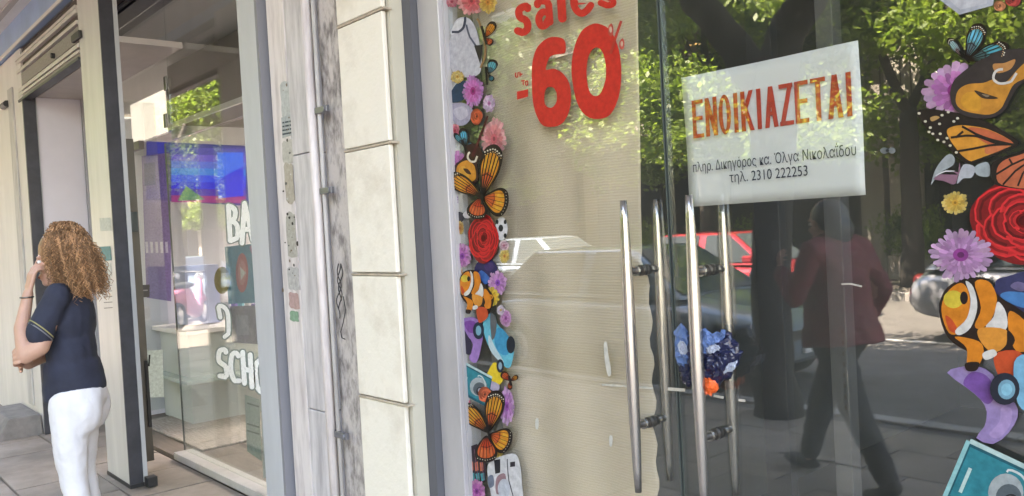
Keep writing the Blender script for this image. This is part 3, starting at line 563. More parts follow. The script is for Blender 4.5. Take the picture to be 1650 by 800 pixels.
a = Art(-.014); a.p([(1634, 584), (1660, 578), (1665, 660), (1640, 650)], (120, 186, 220)); a.e(1619, 627, 24, 26, (44, 48, 62)); a.e(1622, 628, 14, 16, (120, 172, 196)); a.e(1622, 628, 9, 10, (140, 204, 230)); a.done('wheel_sticker', 'dark toy wheel sticker with pale blue hub over the crescent board', group=RG)
camera_art(frame(1612, 786, 74, 78, .42), 'big teal camera sticker in the bottom right corner', RG, -.016, 62)
# red sale lettering ------------------------------------------------------------------
RED = (226, 58, 48)
sg = empty('sale_lettering', (-1.75, 0, 1.9), label='bold red sale lettering reading sales minus sixty percent stuck on the glass', cat='lettering')
def letter(loops_list, nm='letter', Y=-.0012, col=RED, sm=True):
    a = Art(Y)
    for l in loops_list: a.p(l, col, sm=sm)
    return a.m.build(nm, sg)
letter([[[(857, 135), (858, 100), (866, 76), (882, 62), (898, 60), (910, 66), (911, 84), (905, 87), (896, 88), (886, 92), (881, 104), (880, 113), (892, 111), (906, 118), (917, 134), (920, 156), (917, 180), (906, 199), (889, 205), (872, 200), (860, 172)], [(881, 142), (877, 156), (879, 170), (888, 174), (896, 166), (897, 152), (892, 142)]]], 'digit')
letter([[[(921, 120), (924, 82), (936, 52), (952, 40), (966, 39), (984, 50), (997, 80), (1001, 120), (997, 156), (984, 184), (966, 192), (946, 188), (930, 166)], [(945, 118), (949, 146), (958, 155), (968, 150), (976, 126), (975, 98), (968, 80), (957, 78), (948, 92)]]], 'digit')
letter([[(833, 148), (851, 144), (851, 156), (833, 161)]], 'minus_sign', sm=False)
letter([[(980, 44), (985, 38), (988, 44), (988, 54), (984, 59), (980, 54)], [(998, 68), (1003, 62), (1006, 68), (1005, 78), (1001, 80), (998, 76)]], 'percent_sign', Y=-.004, col=(214, 90, 76)); 
a = Art(-.0046); a.line([(1001, 34), (992, 60), (984, 87)], 4.2, (206, 70, 58), sm=False); a.e(984, 48, 2.2, 5, (226, 190, 170)); a.e(1002, 71, 2, 4.4, (226, 190, 170)); a.m.build('percent_sign', sg)
S = lambda pts, w=11: stroke(smooth_loop(pts, 5)[:-14], w)[0]
def word(strokes, w, nm='letter', Y=-.0012, col=RED):
    a = Art(Y); w *= 1.14
    for pts in strokes:
        q = smooth_loop(pts, 5); q = q[:-9]+[pts[-1]] if len(pts) > 2 else pts
        a.p(stroke(q, w), col, sm=False)
        for e_ in (pts[0], pts[-1]): a.e(e_[0], e_[1], w/2, w/2, col, n=12)
    return a.m.build(nm, sg)
word([[(850, 14), (842, 12), (836, 18), (838, 28), (848, 34), (850, 46), (842, 53), (834, 50)]], 10.5)
word([[(866, 8), (874, 2), (884, 8), (886, 36)], [(884, 22), (874, 20), (868, 30), (872, 42), (880, 40), (885, 30)]], 10)
word([[(903, -20), (906, 30)]], 12)
word([[(926, 4), (944, 0), (944, -8), (934, -16), (925, -4), (926, 12), (936, 22), (946, 17), (952, 9)]], 10)
word([[(982, -14), (972, -18), (967, -8), (984, -2), (988, 6), (978, 9), (968, 5)]], 9)
word([[(831, 118), (831, 124), (834, 124), (835, 117)], [(838, 123), (838, 116), (841, 116), (841, 120), (838, 121)]], 1.6, 'small_text'); word([[(840, 131), (845, 130)], [(843, 131), (843, 137)], [(847, 132), (850, 131), (850, 137), (847, 137), (847, 132)]], 1.5, 'small_text')

# ------------------------------------------------------------------ the printed notice (behind the glass)
YN = .0125
C4 = [on(1097, 126, Y=YN), on(1382, 65, Y=YN), on(1393, 315, Y=YN), on(1115, 333, Y=YN)]
nx0, nx1, nz1, nz0 = C4[0].x, C4[1].x, (C4[0].z+C4[1].z)/2, (C4[2].z+C4[3].z)/2
nW, nH = nx1-nx0, nz1-nz0
notice = empty('paper_notice', ((nx0+nx1)/2, YN, nz0), label='white paper notice printed ΕΝΟΙΚΙΑΖΕΤΑΙ in red behind the right glass door', cat='notice')
m = MB(); vs, fs = [], []
for j in range(13):
    for i in range(19):
        u, v = i/18, j/12
        vs.append((nx0+nW*u+(.004*(1-u)*(1-v)), YN+.004+.0035*math.sin(u*6.0+v*2)*math.sin(v*4), nz0+nH*v))
for j in range(12):
    for i in range(18): k = j*19+i; fs.append((k, k+1, k+20, k+19))
m.add(vs, fs, mat('notice_paper', (.76, .77, .77), .6)); o = m.build('sheet', notice, smooth=True); s = o.modifiers.new('thick', 'SOLIDIFY'); s.thickness = .0004
def text_mesh(body, x0, z0, wd, ht, m, nm, bold=0.0):
    c = bpy.data.curves.new('tmp', 'FONT'); c.body = body; c.offset = bold; o = bpy.data.objects.new('tmp', c); COL.objects.link(o)
    dg = bpy.context.evaluated_depsgraph_get(); me = bpy.data.meshes.new_from_object(o.evaluated_get(dg))
    bpy.data.objects.remove(o)
    co_ = np.array([v.co[:] for v in me.vertices]); mn, mx_ = co_.min(0), co_.max(0)
    for v in me.vertices:
        v.co = (x0+(v.co.x-mn[0])/(mx_[0]-mn[0])*wd, YN-.0012, z0+(v.co.y-mn[1])/(mx_[1]-mn[1])*ht)
    me.materials.clear(); me.materials.append(m); o = bpy.data.objects.new(nm, me); COL.objects.link(o); o.parent = notice
    o.matrix_parent_inverse = Matrix.Translation(-notice.location); return o
notred = ink((232, 74, 44), .82); notdk = ink((52, 58, 84))
# headline in condensed bold capitals, drawn with strokes
def caps(word_, x0, z0, cw, ch, w):
    G = {'E': [[(0, 0), (0, 1)], [(0, 1), (1, 1)], [(0, .52), (.9, .52)], [(0, 0), (1, 0)]], 'N': [[(0, 0), (0, 1)], [(0, 1), (1, 0)], [(1, 0), (1, 1)]],
         'I': [[(.5, 0), (.5, 1)]], 'K': [[(0, 0), (0, 1)], [(1, 1), (.05, .4)], [(.3, .56), (1, 0)]], 'A': [[(0, 0), (.5, 1)], [(.5, 1), (1, 0)], [(.2, .32), (.8, .32)]],
         'Z': [[(0, 1), (1, 1)], [(1, 1), (0, 0)], [(0, 0), (1, 0)]], 'T': [[(0, 1), (1, 1)], [(.5, 0), (.5, 1)]]}
    x = x0
    for chh in word_:
        m = MB(); wd = cw*(.36 if chh == 'I' else 1); k = 0
        if chh == 'O':
            m.prism([ellipse(x+wd/2, z0+ch/2, wd/2+w/2, ch/2+w/2, 28), ellipse(x+wd/2, z0+ch/2, wd/2-w/2, ch/2-w*.45, 28)], lambda a, b, q: (a, YN-.0012, b), 0, notred)
        else:
            for s_ in G[chh]:
                (ax, ay), (bx_, by) = s_; hor = abs(ay-by) < .01; e = w/2
                p = [(x+ax*wd, z0+ay*ch), (x+bx_*wd, z0+by*ch)]
                if hor: q = [(min(p[0][0], p[1][0])-e, p[0][1]-w*.42), (max(p[0][0], p[1][0])+(e if chh in 'ZT' else e*.7), p[0][1]-w*.42), (max(p[0][0], p[1][0])+(e if chh in 'ZT' else e*.7), p[0][1]+w*.42), (min(p[0][0], p[1][0])-e, p[0][1]+w*.42)]
                else: q = [(p[0][0]-e, p[0][1]+(-.42*w if ay == 0 else .42*w if ay == 1 else 0)), (p[0][0]+e, p[0][1]+(-.42*w if ay == 0 else .42*w if ay == 1 else 0)), (p[1][0]+e, p[1][1]+(-.42*w if by == 0 else .42*w if by == 1 else 0)), (p[1][0]-e, p[1][1]+(-.42*w if by == 0 else .42*w if by == 1 else 0))]
                m.prism([q], lambda a, b, qq: (a, YN-.0012-k*.00008, b), 0, notred); k += 1
        m.build('letter', notice); x += wd + w + (cw*.17)
    return x
hl0, hl1 = on(1118, 222, Y=YN), on(1366, 190, Y=YN); hz1 = on(1118, 165, Y=YN).z
caps('ENOIKIAZETAI', hl0.x+.005, hl0.z+.002, .0222, hz1-hl0.z-.003, .0110)
p0, p1 = on(1118, 285, Y=YN), on(1380, 249, Y=YN)
text_mesh('пληρ. Διĸηγόρος ĸα. Όλγα Νιĸολαΐδου', p0.x, p1.z-.008, p1.x-p0.x, .036, notdk, 'text_line')
p0, p1 = on(1176, 294, Y=YN), on(1302, 282, Y=YN)
text_mesh('τηλ. 2310 222253', p0.x, p1.z-.008, p1.x-p0.x, .030, notdk, 'text_line')

# tape dashes and shreds on the glass, and one painted reflection arc
tape = mat('white_tape', (.75, .75, .72), .5)
for (x0, y0, x1, y1, w_), lab in (((970, 620, 1052, 626, 3.5), 'long thin white tape line across the beige sheet behind the left handle'), ((1076, 627, 1104, 629, 5), 'short white tape dash between the two door handles'), ((1150, 638, 1166, 641, 4), 'short white tape dash between the right outer and inner handles'), ((1190, 645, 1201, 646, 4), 'tiny white tape dash right of the right inner handle')):
    a = Art(-.0016); a.p(stroke([(x0, y0), (x1, y1)], w_), (238, 234, 222), sm=False); a.done('tape_and_glint_dash', lab, 'tape')
for pts, lab in (([(973, 555), (978, 553), (980, 570), (985, 600), (980, 606), (975, 585)], 'largest white torn paper scrap stuck on the beige sheet'), ([(863, 676), (868, 676), (867, 691), (863, 690)], 'small white paper scrap low on the beige sheet beside the stickers'), ([(982, 703), (987, 704), (986, 719), (982, 718)], 'small white paper scrap low on the beige sheet near the handle')):
    a = Art(-.0016); a.p(pts, (236, 234, 226)); a.done('paper_scrap', lab, 'paper scrap')
a = Art(-.0016); a.line([(1356, 459), (1372, 458), (1389, 462)], 3, (206, 200, 190)); a.done('tape_and_glint_dash', 'thin curved white reflection mark painted on the glass over the reflected walker', 'tape')  # arc of reflected light drawn as a pale stroke
a = Art(-.0016); a.e(1425, 243, 7, 5, (120, 126, 126)); a.e(1437, 243, 6, 5, (128, 134, 134)); a.e(1430, 243, 3, 2.5, (60, 66, 66)); a.done('glass_smudge', 'faint grey residue mark on the dark glass right of the notice', 'mark')

# ------------------------------------------------------------------ crumpled plastic bag wedged behind the handle
def bag():
    root = empty('plastic_bag', (-1.13, -.03, 1.2), label='crumpled navy and light blue plastic bag wedged behind the right door handle', cat='plastic bag')
    mats = [mat('navy_plastic_film', (.012, .016, .055), .28, 0, var=.4, vscale=20), mat('light_blue_plastic_film', (.085, .16, .36), .35, 0, var=.2, vscale=30), mat('white_print_film', (.34, .38, .48), .4), mat('orange_plastic_film', (.75, .12, .025), .4)]
    def lump(outline, yc, th, mi, seed, name, sub=26):
        r = np.random.RandomState(seed); out = smooth_loop(outline, 4); cxx = np.mean([p[0] for p in outline]); cyy = np.mean([p[1] for p in outline])
        vs, fs, N, Rn = [], [], len(out), 12; ph = r.uniform(0, 6.28, 30); fr = r.uniform(2, 9, 30)
        for side_ in (-1, 1):
            for ri in range(Rn+1):
                s_ = ri/Rn
                for k, p in enumerate(out):
                    q = (cxx+(p[0]-cxx)*s_, cyy+(p[1]-cyy)*s_); t = 2*math.pi*k/N
                    cr = sum(abs(math.sin(t*round(fr[i])+s_*fr[i+8]*1.6+ph[i]))*(.5 if i < 4 else .25) for i in range(8))/2
                    y = yc + side_*(th*math.sqrt(max(0, 1-s_**2.6))*(.55+.75*cr)) + (cr-.5)*.006
                    jx = (math.sin(t*13+s_*9+ph[3])*2.2)*s_; jy = (math.cos(t*11+s_*12+ph[5])*2.2)*s_
                    vs.append(on(q[0]+jx, q[1]+jy, Y=y))
        M_ = (Rn+1)*N
        for h_ in (0, 1):
            for ri in range(Rn):
                for k in range(N): fs.append((h_*M_+ri*N+k, h_*M_+ri*N+(k+1) % N, h_*M_+(ri+1)*N+(k+1) % N, h_*M_+(ri+1)*N+k))
        for k in range(N): fs.append((Rn*N+k, Rn*N+(k+1) % N, M_+Rn*N+(k+1) % N, M_+Rn*N+k))
        m = MB(); m.add(vs, fs, mats[mi]); o = m.build(name, root)
        for nm_, sz, st_ in (('crumple', .02, .012), ('crease', .008, .005)):
            tx = bpy.data.textures.get(nm_) or bpy.data.textures.new(nm_, 'VORONOI'); tx.noise_scale = sz; tx.distance_metric = 'DISTANCE'
            dm = o.modifiers.new(nm_, 'DISPLACE'); dm.texture = tx; dm.strength = st_*(.4 if th < .005 else 1); dm.mid_level = .4; dm.texture_coords = 'GLOBAL'
        return o
    lump([(1130, 530), (1150, 545), (1172, 535), (1188, 555), (1194, 572), (1186, 592), (1172, 612), (1150, 620), (1128, 612), (1112, 590), (1104, 565), (1112, 540)], -.032, .016, 0, 3, 'bag_body')
    lump([(1090, 530), (1102, 524), (1110, 545), (1112, 575), (1104, 590), (1092, 586), (1088, 560)], -.028, .01, 1, 5, 'bag_side')
    lump([(1132, 530), (1150, 538), (1168, 534), (1164, 548), (1150, 552), (1142, 566), (1134, 575), (1130, 552)], -.047, .006, 1, 8, 'bag_panel')
    lump([(1140, 560), (1152, 556), (1160, 562), (1148, 569), (1140, 568)], -.055, .003, 2, 9, 'bag_print')
    lump([(1168, 596), (1184, 582), (1186, 590), (1170, 602)], -.050, .003, 2, 10, 'bag_print')
    lump([(1094, 550), (1104, 552), (1106, 572), (1096, 570)], -.040, .003, 2, 14, 'bag_print')
    lump([(1124, 612), (1140, 610), (1156, 618), (1154, 632), (1140, 637), (1128, 628)], -.04, .012, 3, 11, 'orange_wrapper')
    lump([(1094, 592), (1106, 590), (1116, 606), (1112, 622), (1102, 618), (1098, 604)], -.03, .006, 0, 12, 'bag_tail')
bag()

# ================================================================== LEFT SHOP
ls = empty('mobile_shop_front', (-5, .2, 0), label='recessed glass shopfront of the left shop with grey frame and open doorway', cat='shopfront')
XF0, XF1 = on(405, 400, Y=-.12).x, on(433, 400, Y=-.12).x
bx('frame_post', (XF0, XF1, -.12, .0, -.02, 3.27), silver, ls, .003)
bx('post_return', (XF1, XF1+.02, -.119, .02, -.02, 3.27), mat('shaded_grey_return', (.18, .18, .20), .5), ls)  # shadow strip beside the frame put into the dark grey
bx('back_fill', (XF1+.02, -3.241, -.07, .2, -.02, 3.27), mat('shaded_grey_return', (.25, .25, .28)), ls)
# clad pillar between the bays
pl = empty('clad_pillar', (-5.94, 0, 0), label='silver clad pillar with black guide rail standing right of the woman', cat='pillar')
bx('cladding', (-6.19, -5.703, -.05, .05, -.02, 3.27), mat('pillar_cladding', (.62, .60, .58), .4, .12, var=.14, vscale=3, stretch=(3, 3, .3)), pl, .004)
bx('guide_rail', (-5.702, -5.688, -.052, .055, -.02, 3.27), darkrail, pl)
bx('rail_lip', (-5.687, -5.680, .03, .056, -.02, 3.27), silver, pl)
bx('foot', (-6.2, -5.68, -.055, .058, -.045, .02), black, pl)
for py0, py1, col, lab in ((352, 372, (228, 236, 232), 'w'), (398, 420, (40, 150, 160), 't'), (425, 445, (236, 240, 238), 'x')):
    a = Art(-.0525); x0 = 166; a.p([(160, py0), (178, py0-1), (180, py1), (162, py1+1)], col, sm=False); a.m.build('notice_sticker', pl)
a = Art(-.0525)
for k in range(6): a.line([(166+.3*k, 452+k*9), (180+.3*k, 451+k*9)], 1.4, (150, 150, 150), sm=False)
a.m.build('small_text', pl)
# glass line at y=.47
YG = .47; XG0 = -6.19
gl2 = glass('left_shop_glass', (.95, .97, .96), .06, dust_haze=.03)
bx('window_pane', (XG0, -3.42, YG, YG+.009, .05, 2.275), gl2, ls); bx('pane_edge', (XG0-.004, XG0, YG-.001, YG+.01, .05, 2.275), edge, ls)
xs_ = on(262, 0, Y=YG).x
bx('transom_pane', (xs_+.003, -3.42, YG, YG+.009, 2.285, 3.285), gl2, ls); bx('transom_pane', (-7.9, xs_-.003, YG, YG+.009, 2.35, 3.285), gl2, ls)
bx('threshold', (XG0-.02, -3.42, YG-.07, YG+.06, -.004, .045), mat('threshold_stone', (.5, .48, .46), .5, var=.15, vscale=8), ls, .003)
bx('head_beam', (-7.98, -3.3, .35, .56, 3.29, 3.36), darkrail, ls); bx('head_trim', (-7.98, -3.3, .33, .35, 3.31, 3.335), silver, ls)
for py in (135, 195): p = on(266, py, Y=YG-.01); bx('glass_clamp', (p.x-.025, p.x+.025, YG-.014, YG-.001, p.z-.05, p.z+.05), steel_d, ls, .004)
bx('floor_clamp', (-5.67, -5.60, .03, .09, -.0, .06), black, ls)
p = on(205, 240, Y=YG-.1); bx('pivot_arm', (-7.5, -6.6, YG-.05, YG-.01, 2.28, 2.345), mat('pivot_grey', (.18, .17, .17), .4, .5), ls, .004)
bx('door_jamb', (-7.93, -7.85, YG-.02, YG+.06, 0, 2.35), silver, ls); 
xd = on(219, 400, Y=.22).x; od = empty('open_glass_door', (xd, .22, 0), label='narrow edge of the opened glass door with dark lock box behind the black guide rail', cat='door')
bx('stile', (xd-.012, xd, .13, .25, .03, 2.30), steel_d, od); bx('pane', (xd-.010, xd-.002, -.0, .129, .03, 2.30), gl2, od); zk = on(216, 358, X=xd).z; bx('lock_box', (xd, xd+.02, .14, .24, zk-.07, zk+.07), mat('lock_teal_grey', (.10, .13, .14), .4), od, .003); zk2 = on(226, 640, X=xd).z; bx('pull_bar', (xd+.002, xd+.018, .225, .245, zk2-.22, zk2+.25), black, od)
# roller shutter above the left bay
rs = empty('roller_shutter', (-7, -.02, 2.85), label='rolled up slatted metal shutter over the left bay beside the canopy', cat='shutter')
sl1 = mat('shutter_white', (.62, .58, .54), .45, .1, var=.15, vscale=5); sl2 = mat('shutter_brown_gap', (.07, .05, .045), .7); sl3 = mat('shutter_perforated', (.33, .30, .28), .55, .1, var=.4, vscale=60)
zz = 2.852
for h_, m_, y_ in ((.028, sl3, -.05), (.02, sl1, -.06), (.016, sl2, -.035), (.03, sl1, -.058), (.013, sl2, -.035), (.10, sl3, -.05), (.014, sl2, -.036), (.026, sl1, -.062), (.05, sl2, -.034), (.03, sl1, -.06), (.022, sl1, -.066), (.05, sl2, -.034), (.018, sl2, -.03)):
    bx('slat', (-8.15, -6.192, y_, .0, zz, zz+h_-.001), m_, rs); zz += h_
p = on(125, 55, Y=-.07); bx('lock_plate', (p.x-.16, p.x+.04, -.075, -.051, p.z-.03, p.z+.02), black, rs, .006)
p = on(83, 90, Y=-.07); m = MB(); m.tube([(p.x, -.075, p.z), (p.x, -.05, p.z)], .02, black, 10); m.build('lock_barrel', rs)
bx('bottom_bar', (-8.15, -6.192, -.064, .01, 2.832, 2.851), darkrail, rs)
# recess of the left bay
bx('porch_soffit', (-8.1, -5.69, .052, .46, 2.86, 2.9), beigeceil, ls)
bx('porch_side_panel', (-8.05, -7.99, .04, .385, -.0, 2.858), white_w, ls, .003); bx('porch_side_edge', (-8.05, -7.975, .035, .039, 0, 2.858), silver, ls)
bx('porch_corner_frame', (-8.05, -7.96, .386, .468, -.0, 2.858), mat('frame_grey', (.33, .33, .35), .45), ls)
bx('porch_corner_glass', (-7.955, -7.95, .475, 1.0, .05, 2.858), gl2, ls)
# neighbour column further left
nb = empty('white_column', (-8.6, -.05, 0), label='white painted column behind the woman at the far left', cat='column')
bx('shaft', (-9.6, -8.02, -.052, .3, -.02, 3.27), mat('column_paint', (.70, .67, .64), .65, 0, var=.12, vscale=2, stretch=(2, 2, .5)), nb)
bx('guide_rail', (-8.019, -7.99, -.06, .036, -.02, 2.86), darkrail, nb)
bx('raised_band', (-8.55, -8.36, -.068, -.053, .2, 3.0), mat('column_band', (.55, .53, .52), .6, 0, var=.35, vscale=12, stretch=(3, 3, .3)), nb, .003)
m = MB(); pz = on(8, 168, Y=-.09); m.tube([(pz.x-.15, -.08, pz.z), (pz.x+.03, -.08, pz.z)], .03, black, 10); m.build('wall_bracket', nb)
bx('far_wall', (-14, -9.603, -.04, .3, -.02, 3.27), mat('column_paint', (.6, .6, .6)), nb)
pb = MB(); a_ = on(12, 668, Y=-.06)
pb.add([(-8.95, -.42, -.02), (-8.05, -.42, -.02), (-8.05, -.062, -.02), (-8.95, -.062, -.02), (-8.9, -.30, .16), (-8.1, -.30, .16), (-8.1, -.062, .16), (-8.9, -.062, .16)], [(0, 3, 2, 1), (4, 5, 6, 7), (0, 1, 5, 4), (1, 2, 6, 5), (2, 3, 7, 6), (3, 0, 4, 7)], mat('plinth_stone', (.22, .20, .19), .8, 0, var=.35, vscale=8))
pb.build('stone_plinth', bevel=.01, label='low grey stone block at the foot of the white column', cat='plinth')

# interior of the left shop
lf = mat('left_shop_floor', (.20, .165, .14), .5, 0, col2=(.12, .10, .085), vscale=5, stretch=(.4, 3, 1))
for a, nm, m_ in (((-12, -3.3, .44, 6, -.3, -.006), 'left_shop_floor', lf), ((-12, -3.3, 6, 6.1, -.04, 3.3), 'left_shop_back_wall', mat('taupe_wall', (.42, .42, .41), .8)), ((-12.1, -12, .45, 6, -.04, 3.3), 'left_shop_far_wall', mat('white_int_wall', (.5, .5, .5), .8)), ((-3.3, -3.24, .2, 6, -.04, 3.3), 'left_shop_side_wall', mat('white_int_wall', (.5, .5, .5), .8)), ((-12, -3.3, .57, 6, 3.36, 3.42), 'left_shop_ceiling', mat('int_ceiling', (.56, .56, .56), .8))):
    bx(nm, a, m_, kind='structure')
# illuminated ceiling panel
cl = empty('ceiling_light', (-8, 1, 3.3), label='bright white ceiling light panel inside the left shop', cat='ceiling light')
bx('diffuser', (-9.0, -7.4, 3.0, 4.2, 3.30, 3.34), emis('lit_diffuser', (1, .98, .96), 4.5), cl); bx('frame', (-9.05, -7.35, 2.95, 4.25, 3.341, 3.355), silver, cl)
lb = empty('light_box', (-9.1, 1.3, 2.7), label='white lit box under the ceiling beside the brown bulkhead in the left shop', cat='light box')
bx('housing', (-9.66, -8.55, 1.32, 1.55, 2.66, 3.12), silver, lb); bx('diffuser', (-9.64, -8.57, 1.30, 1.319, 2.68, 3.10), emis('light_box_diffuser', (1, .96, .9), .11), lb)
cl2 = copy_tree(cl); cl2.location = (-5.2, .2, 3.3); cl2['label'] = 'second bright ceiling panel deeper inside the left shop'
for c in cl2.children: c.matrix_parent_inverse = Matrix.Translation((8, -1, -3.3))
bk = empty('ceiling_bulkhead', (-6, 1.5, 2.6), label='dark brown boxed bulkhead hanging inside the left shop ceiling', cat='bulkhead')
bx('box', (-8.43, -4.6, 1.3, 2.6, 2.73, 3.30), mat('brown_bulkhead', (.15, .12, .105), .7), bk); bx('reflection_strip', (-8.43, -4.6, 1.27, 1.299, 2.69, 2.735), white_p, bk)  # white strip drawn for a light reflection along the lower edge
# display wall with posters, at x = -8
XW = -8.0
bx('partition_wall', (XW-.1, XW, .62, 3.2, 0, 2.5), mat('partition_white', (.55, .54, .58), .7), kind='structure')
class WArt(Art):
    def p(s, loops, col, sm=True, n=4):
        if not isinstance(loops[0], list): loops = [loops]
        if sm: loops = [smooth_loop(l, n) for l in loops]
        x_ = s.Y + s.k*.001; s.k += 1
        s.m.prism(loops, lambda x, z, q: on(x, z, X=x_), 0, ink(col, .9)); return s
a = WArt(XW+.004); a.p([(228, 252), (274, 246), (276, 486), (236, 480)], (140, 122, 168), sm=False); a.p([(232, 264), (250, 262), (251, 298), (233, 300)], (84, 88, 136), sm=False)
for k in range(5): a.p([(234+k*8, 390), (238+k*8, 390), (239+k*8, 408), (235+k*8, 408)], (206, 200, 220), sm=False)
a.done('purple_poster', 'tall purple poster on the left wall inside the left shop', 'poster')
a = WArt(XW+.004); a.p([(236, 228), (404, 236), (406, 330), (396, 332), (236, 322)], (38, 44, 120), sm=False)
cols = [(60, 60, 150), (84, 70, 176), (66, 90, 190), (30, 110, 200), (20, 60, 210), (10, 20, 190), (60, 30, 150), (130, 30, 110)]
for k in range(8): a.p([(276+0*k, 238+k*11), (396, 240+k*11), (396, 251+k*11), (276, 249+k*11)], cols[k], sm=False)
a.p([(286, 324), (300, 300), (330, 322)], (76, 120, 96), sm=False); a.p([(350, 246), (392, 246), (392, 300), (352, 316)], (20, 90, 220), sm=False); a.p([(352, 290), (392, 268), (392, 316), (352, 320)], (14, 24, 200), sm=False); GLOW = a.done('screen_poster', 'blue and violet gradient poster with added glow inside the left shop', 'poster')
for sl_ in GLOW.material_slots:
    mm = sl_.material.copy(); mm.name = 'screen_'+mm.name; sl_.material = mm; bs = mm.node_tree.nodes['Principled BSDF']; src = bs.inputs['Base Color'].links[0].from_socket
    mm.node_tree.links.new(src, bs.inputs['Emission Color']); bs.inputs['Emission Strength'].default_value = .12  # glow added to brighten the poster, it is no lamp
ct = empty('display_counter', (-7.4, 1.2, 0), label='white shop display counter with pale top inside the left shop doorway', cat='counter')
bx('cabinet', (-7.9, -7.2, .9, 1.9, .0, .78), mat('counter_white', (.48, .52, .50), .5), ct, .01); bx('top', (-7.95, -7.1, .85, 2.6, .78, .82), white_p, ct, .005); bx('shelf', (-7.9, -7.0, .8, 2.4, .38, .41), mat('glass_shelf', (.45, .55, .52), .2), ct)
bx('leaflet_stand', (-7.75, -7.45, 1.0, 1.3, .83, 1.35), mat('leaflet_blue', (.5, .55, .8), .5), label='pale blue leaflet holder standing on the white counter', cat='leaflet stand')
mt = MB(); mt.box(-7.75, -6.25, .62, 1.5, -.004, .012, mat('pale_door_mat', (.42, .38, .34), .9, 0, col2=(.25, .22, .2), vscale=9, stretch=(1, 8, 1))); mt.build('door_mat', bevel=.004, label='pale ribbed door mat in the doorway of the left shop', cat='mat')
cbm = mat('carton_board', (.42, .31, .2), .8, 0, var=.2, vscale=9)
for (x0, y0, z0, w_, h_), lb_ in (((-5.35, 1.5, 0, .5, .34), 'lowest brown carton on the floor inside the left shop window'), ((-5.3, 1.52, .341, .4, .26), 'middle brown carton of the stack inside the left shop window'), ((-5.28, 1.55, .602, .32, .2), 'topmost small carton of the stack inside the left shop window')):
    c_ = empty('carton', (x0, y0, z0), label=lb_, cat='carton'); bx('box', (x0, x0+w_, y0, y0+w_*.8, z0, z0+h_), cbm, c_, .004); bx('tape', (x0+w_*.45, x0+w_*.55, y0-.001, y0+w_*.8, z0+h_+.0005, z0+h_+.0015), white_p, c_)
for k in range(5):
    bx('phone_box', (-7.85+k*.15, -7.75+k*.15, 1.5, 1.56, .821, .98+.02*(k % 2)), (mat('box_white', (.6, .6, .6), .5), mat('box_violet', (.2, .12, .4), .5), mat('box_cyan', (.1, .4, .5), .5))[k % 3], label=('white phone box at the doorway end of the counter', 'violet phone box second along the counter', 'cyan phone box in the middle of the counter', 'taller white phone box fourth along the counter', 'violet phone box nearest the counter front')[k], cat='box', group='phone boxes on the counter')
sk_ = empty('display_rack', (-6.6, 2.9, 0), label='white display rack with three shelves of accessories inside the left shop', cat='rack')
for z in (.4, .9, 1.4): bx('shelf', (-7.2, -4.4, 2.8, 3.15, z, z+.03), white_p, sk_)
for x in (-7.2, -5.8, -4.44): bx('upright', (x, x+.04, 3.15, 3.2, 0, 2.2), silver, sk_)
for z in (.43, .93, 1.43):
    for k in range(13): bx('packet', (-7.1+k*.2, -6.97+k*.2, 2.86, 2.92, z, z+.2+.1*((k*7) % 3)/3), (mat('packet_%d' % ((k*5+int(z*9)) % 5), ((.6, .1, .1), (.1, .25, .5), (.6, .5, .1), (.5, .5, .55), (.12, .4, .2))[(k*5+int(z*9)) % 5], .4)), sk_)
# lettering and notices on the left glass
lw_ = empty('window_lettering', (-4.6, YG, 1.4), label='white school slogan letters stuck on the left shop window', cat='lettering')
def wl(strokes, w, nm='letter'):
    a = Art(YG-.0015)
    for c_, ww, dd in (((176, 190, 186), w+4, 0), ((255, 255, 255), w, 1)):
        for pts in strokes:
            q = smooth_loop(pts, 5)[:-9]+[pts[-1]] if len(pts) > 2 else pts
            a.p(stroke(q, ww*1.12), c_, sm=False)
            for e_ in (pts[0], pts[-1]): a.e(e_[0], e_[1], ww*.56, ww*.56, c_, n=10)
    a.m.build(nm, lw_)
wl([[(368, 332), (371, 388)], [(368, 334), (378, 338), (378, 352), (371, 358)], [(371, 358), (382, 364), (382, 384), (372, 388)]], 7)
wl([[(390, 392), (394, 328)], [(394, 328), (408, 388)], [(392, 370), (404, 370)]], 7)
wl([[(418, 340), (412, 348), (413, 376), (420, 388)]], 7)
wl([[(352, 496), (366, 502), (368, 538), (362, 543)], [(352, 496), (355, 512)]], 6)
wl([[(364, 568), (354, 566), (353, 582), (364, 592), (364, 608), (354, 606)]], 7)
wl([[(384, 574), (374, 572), (372, 596), (378, 614), (386, 614)]], 7)
wl([[(391, 568), (394, 618)], [(403, 572), (406, 624)], [(393, 595), (405, 598)]], 7)
wl([[(420, 580), (412, 590), (414, 622), (424, 632), (430, 616), (428, 590), (421, 580)]], 7)
a = Art(YG+.012); a.p([(362, 398), (418, 392), (424, 488), (368, 490)], (112, 178, 206), sm=False); a.e(390, 440, 10, 32, (222, 120, 130)); a.e(390, 440, 6.5, 20, (236, 160, 160)); a.p([(387, 430), (396, 440), (388, 452)], (244, 240, 240), sm=False); a.p([(402, 398), (412, 396), (414, 416), (408, 414)], (214, 140, 190)); a.done('play_poster', 'light blue poster with pink play button on the left shop window', 'poster')
a = Art(YG+.012); a.p([(370, 494), (424, 492), (428, 556), (374, 552)], (176, 166, 180), sm=False); a.p([(380, 508), (400, 508), (402, 540), (382, 540)], (196, 190, 202), sm=False); a.done('mauve_poster', 'plain mauve grey poster below the blue one on the left window', 'poster')
a = Art(YG+.012); a.e(358, 452, 13, 22, (206, 176, 90)); a.e(360, 455, 6, 10, (226, 206, 150)); a.done('round_sticker', 'round mustard yellow sticker left of the blue poster', 'sticker')
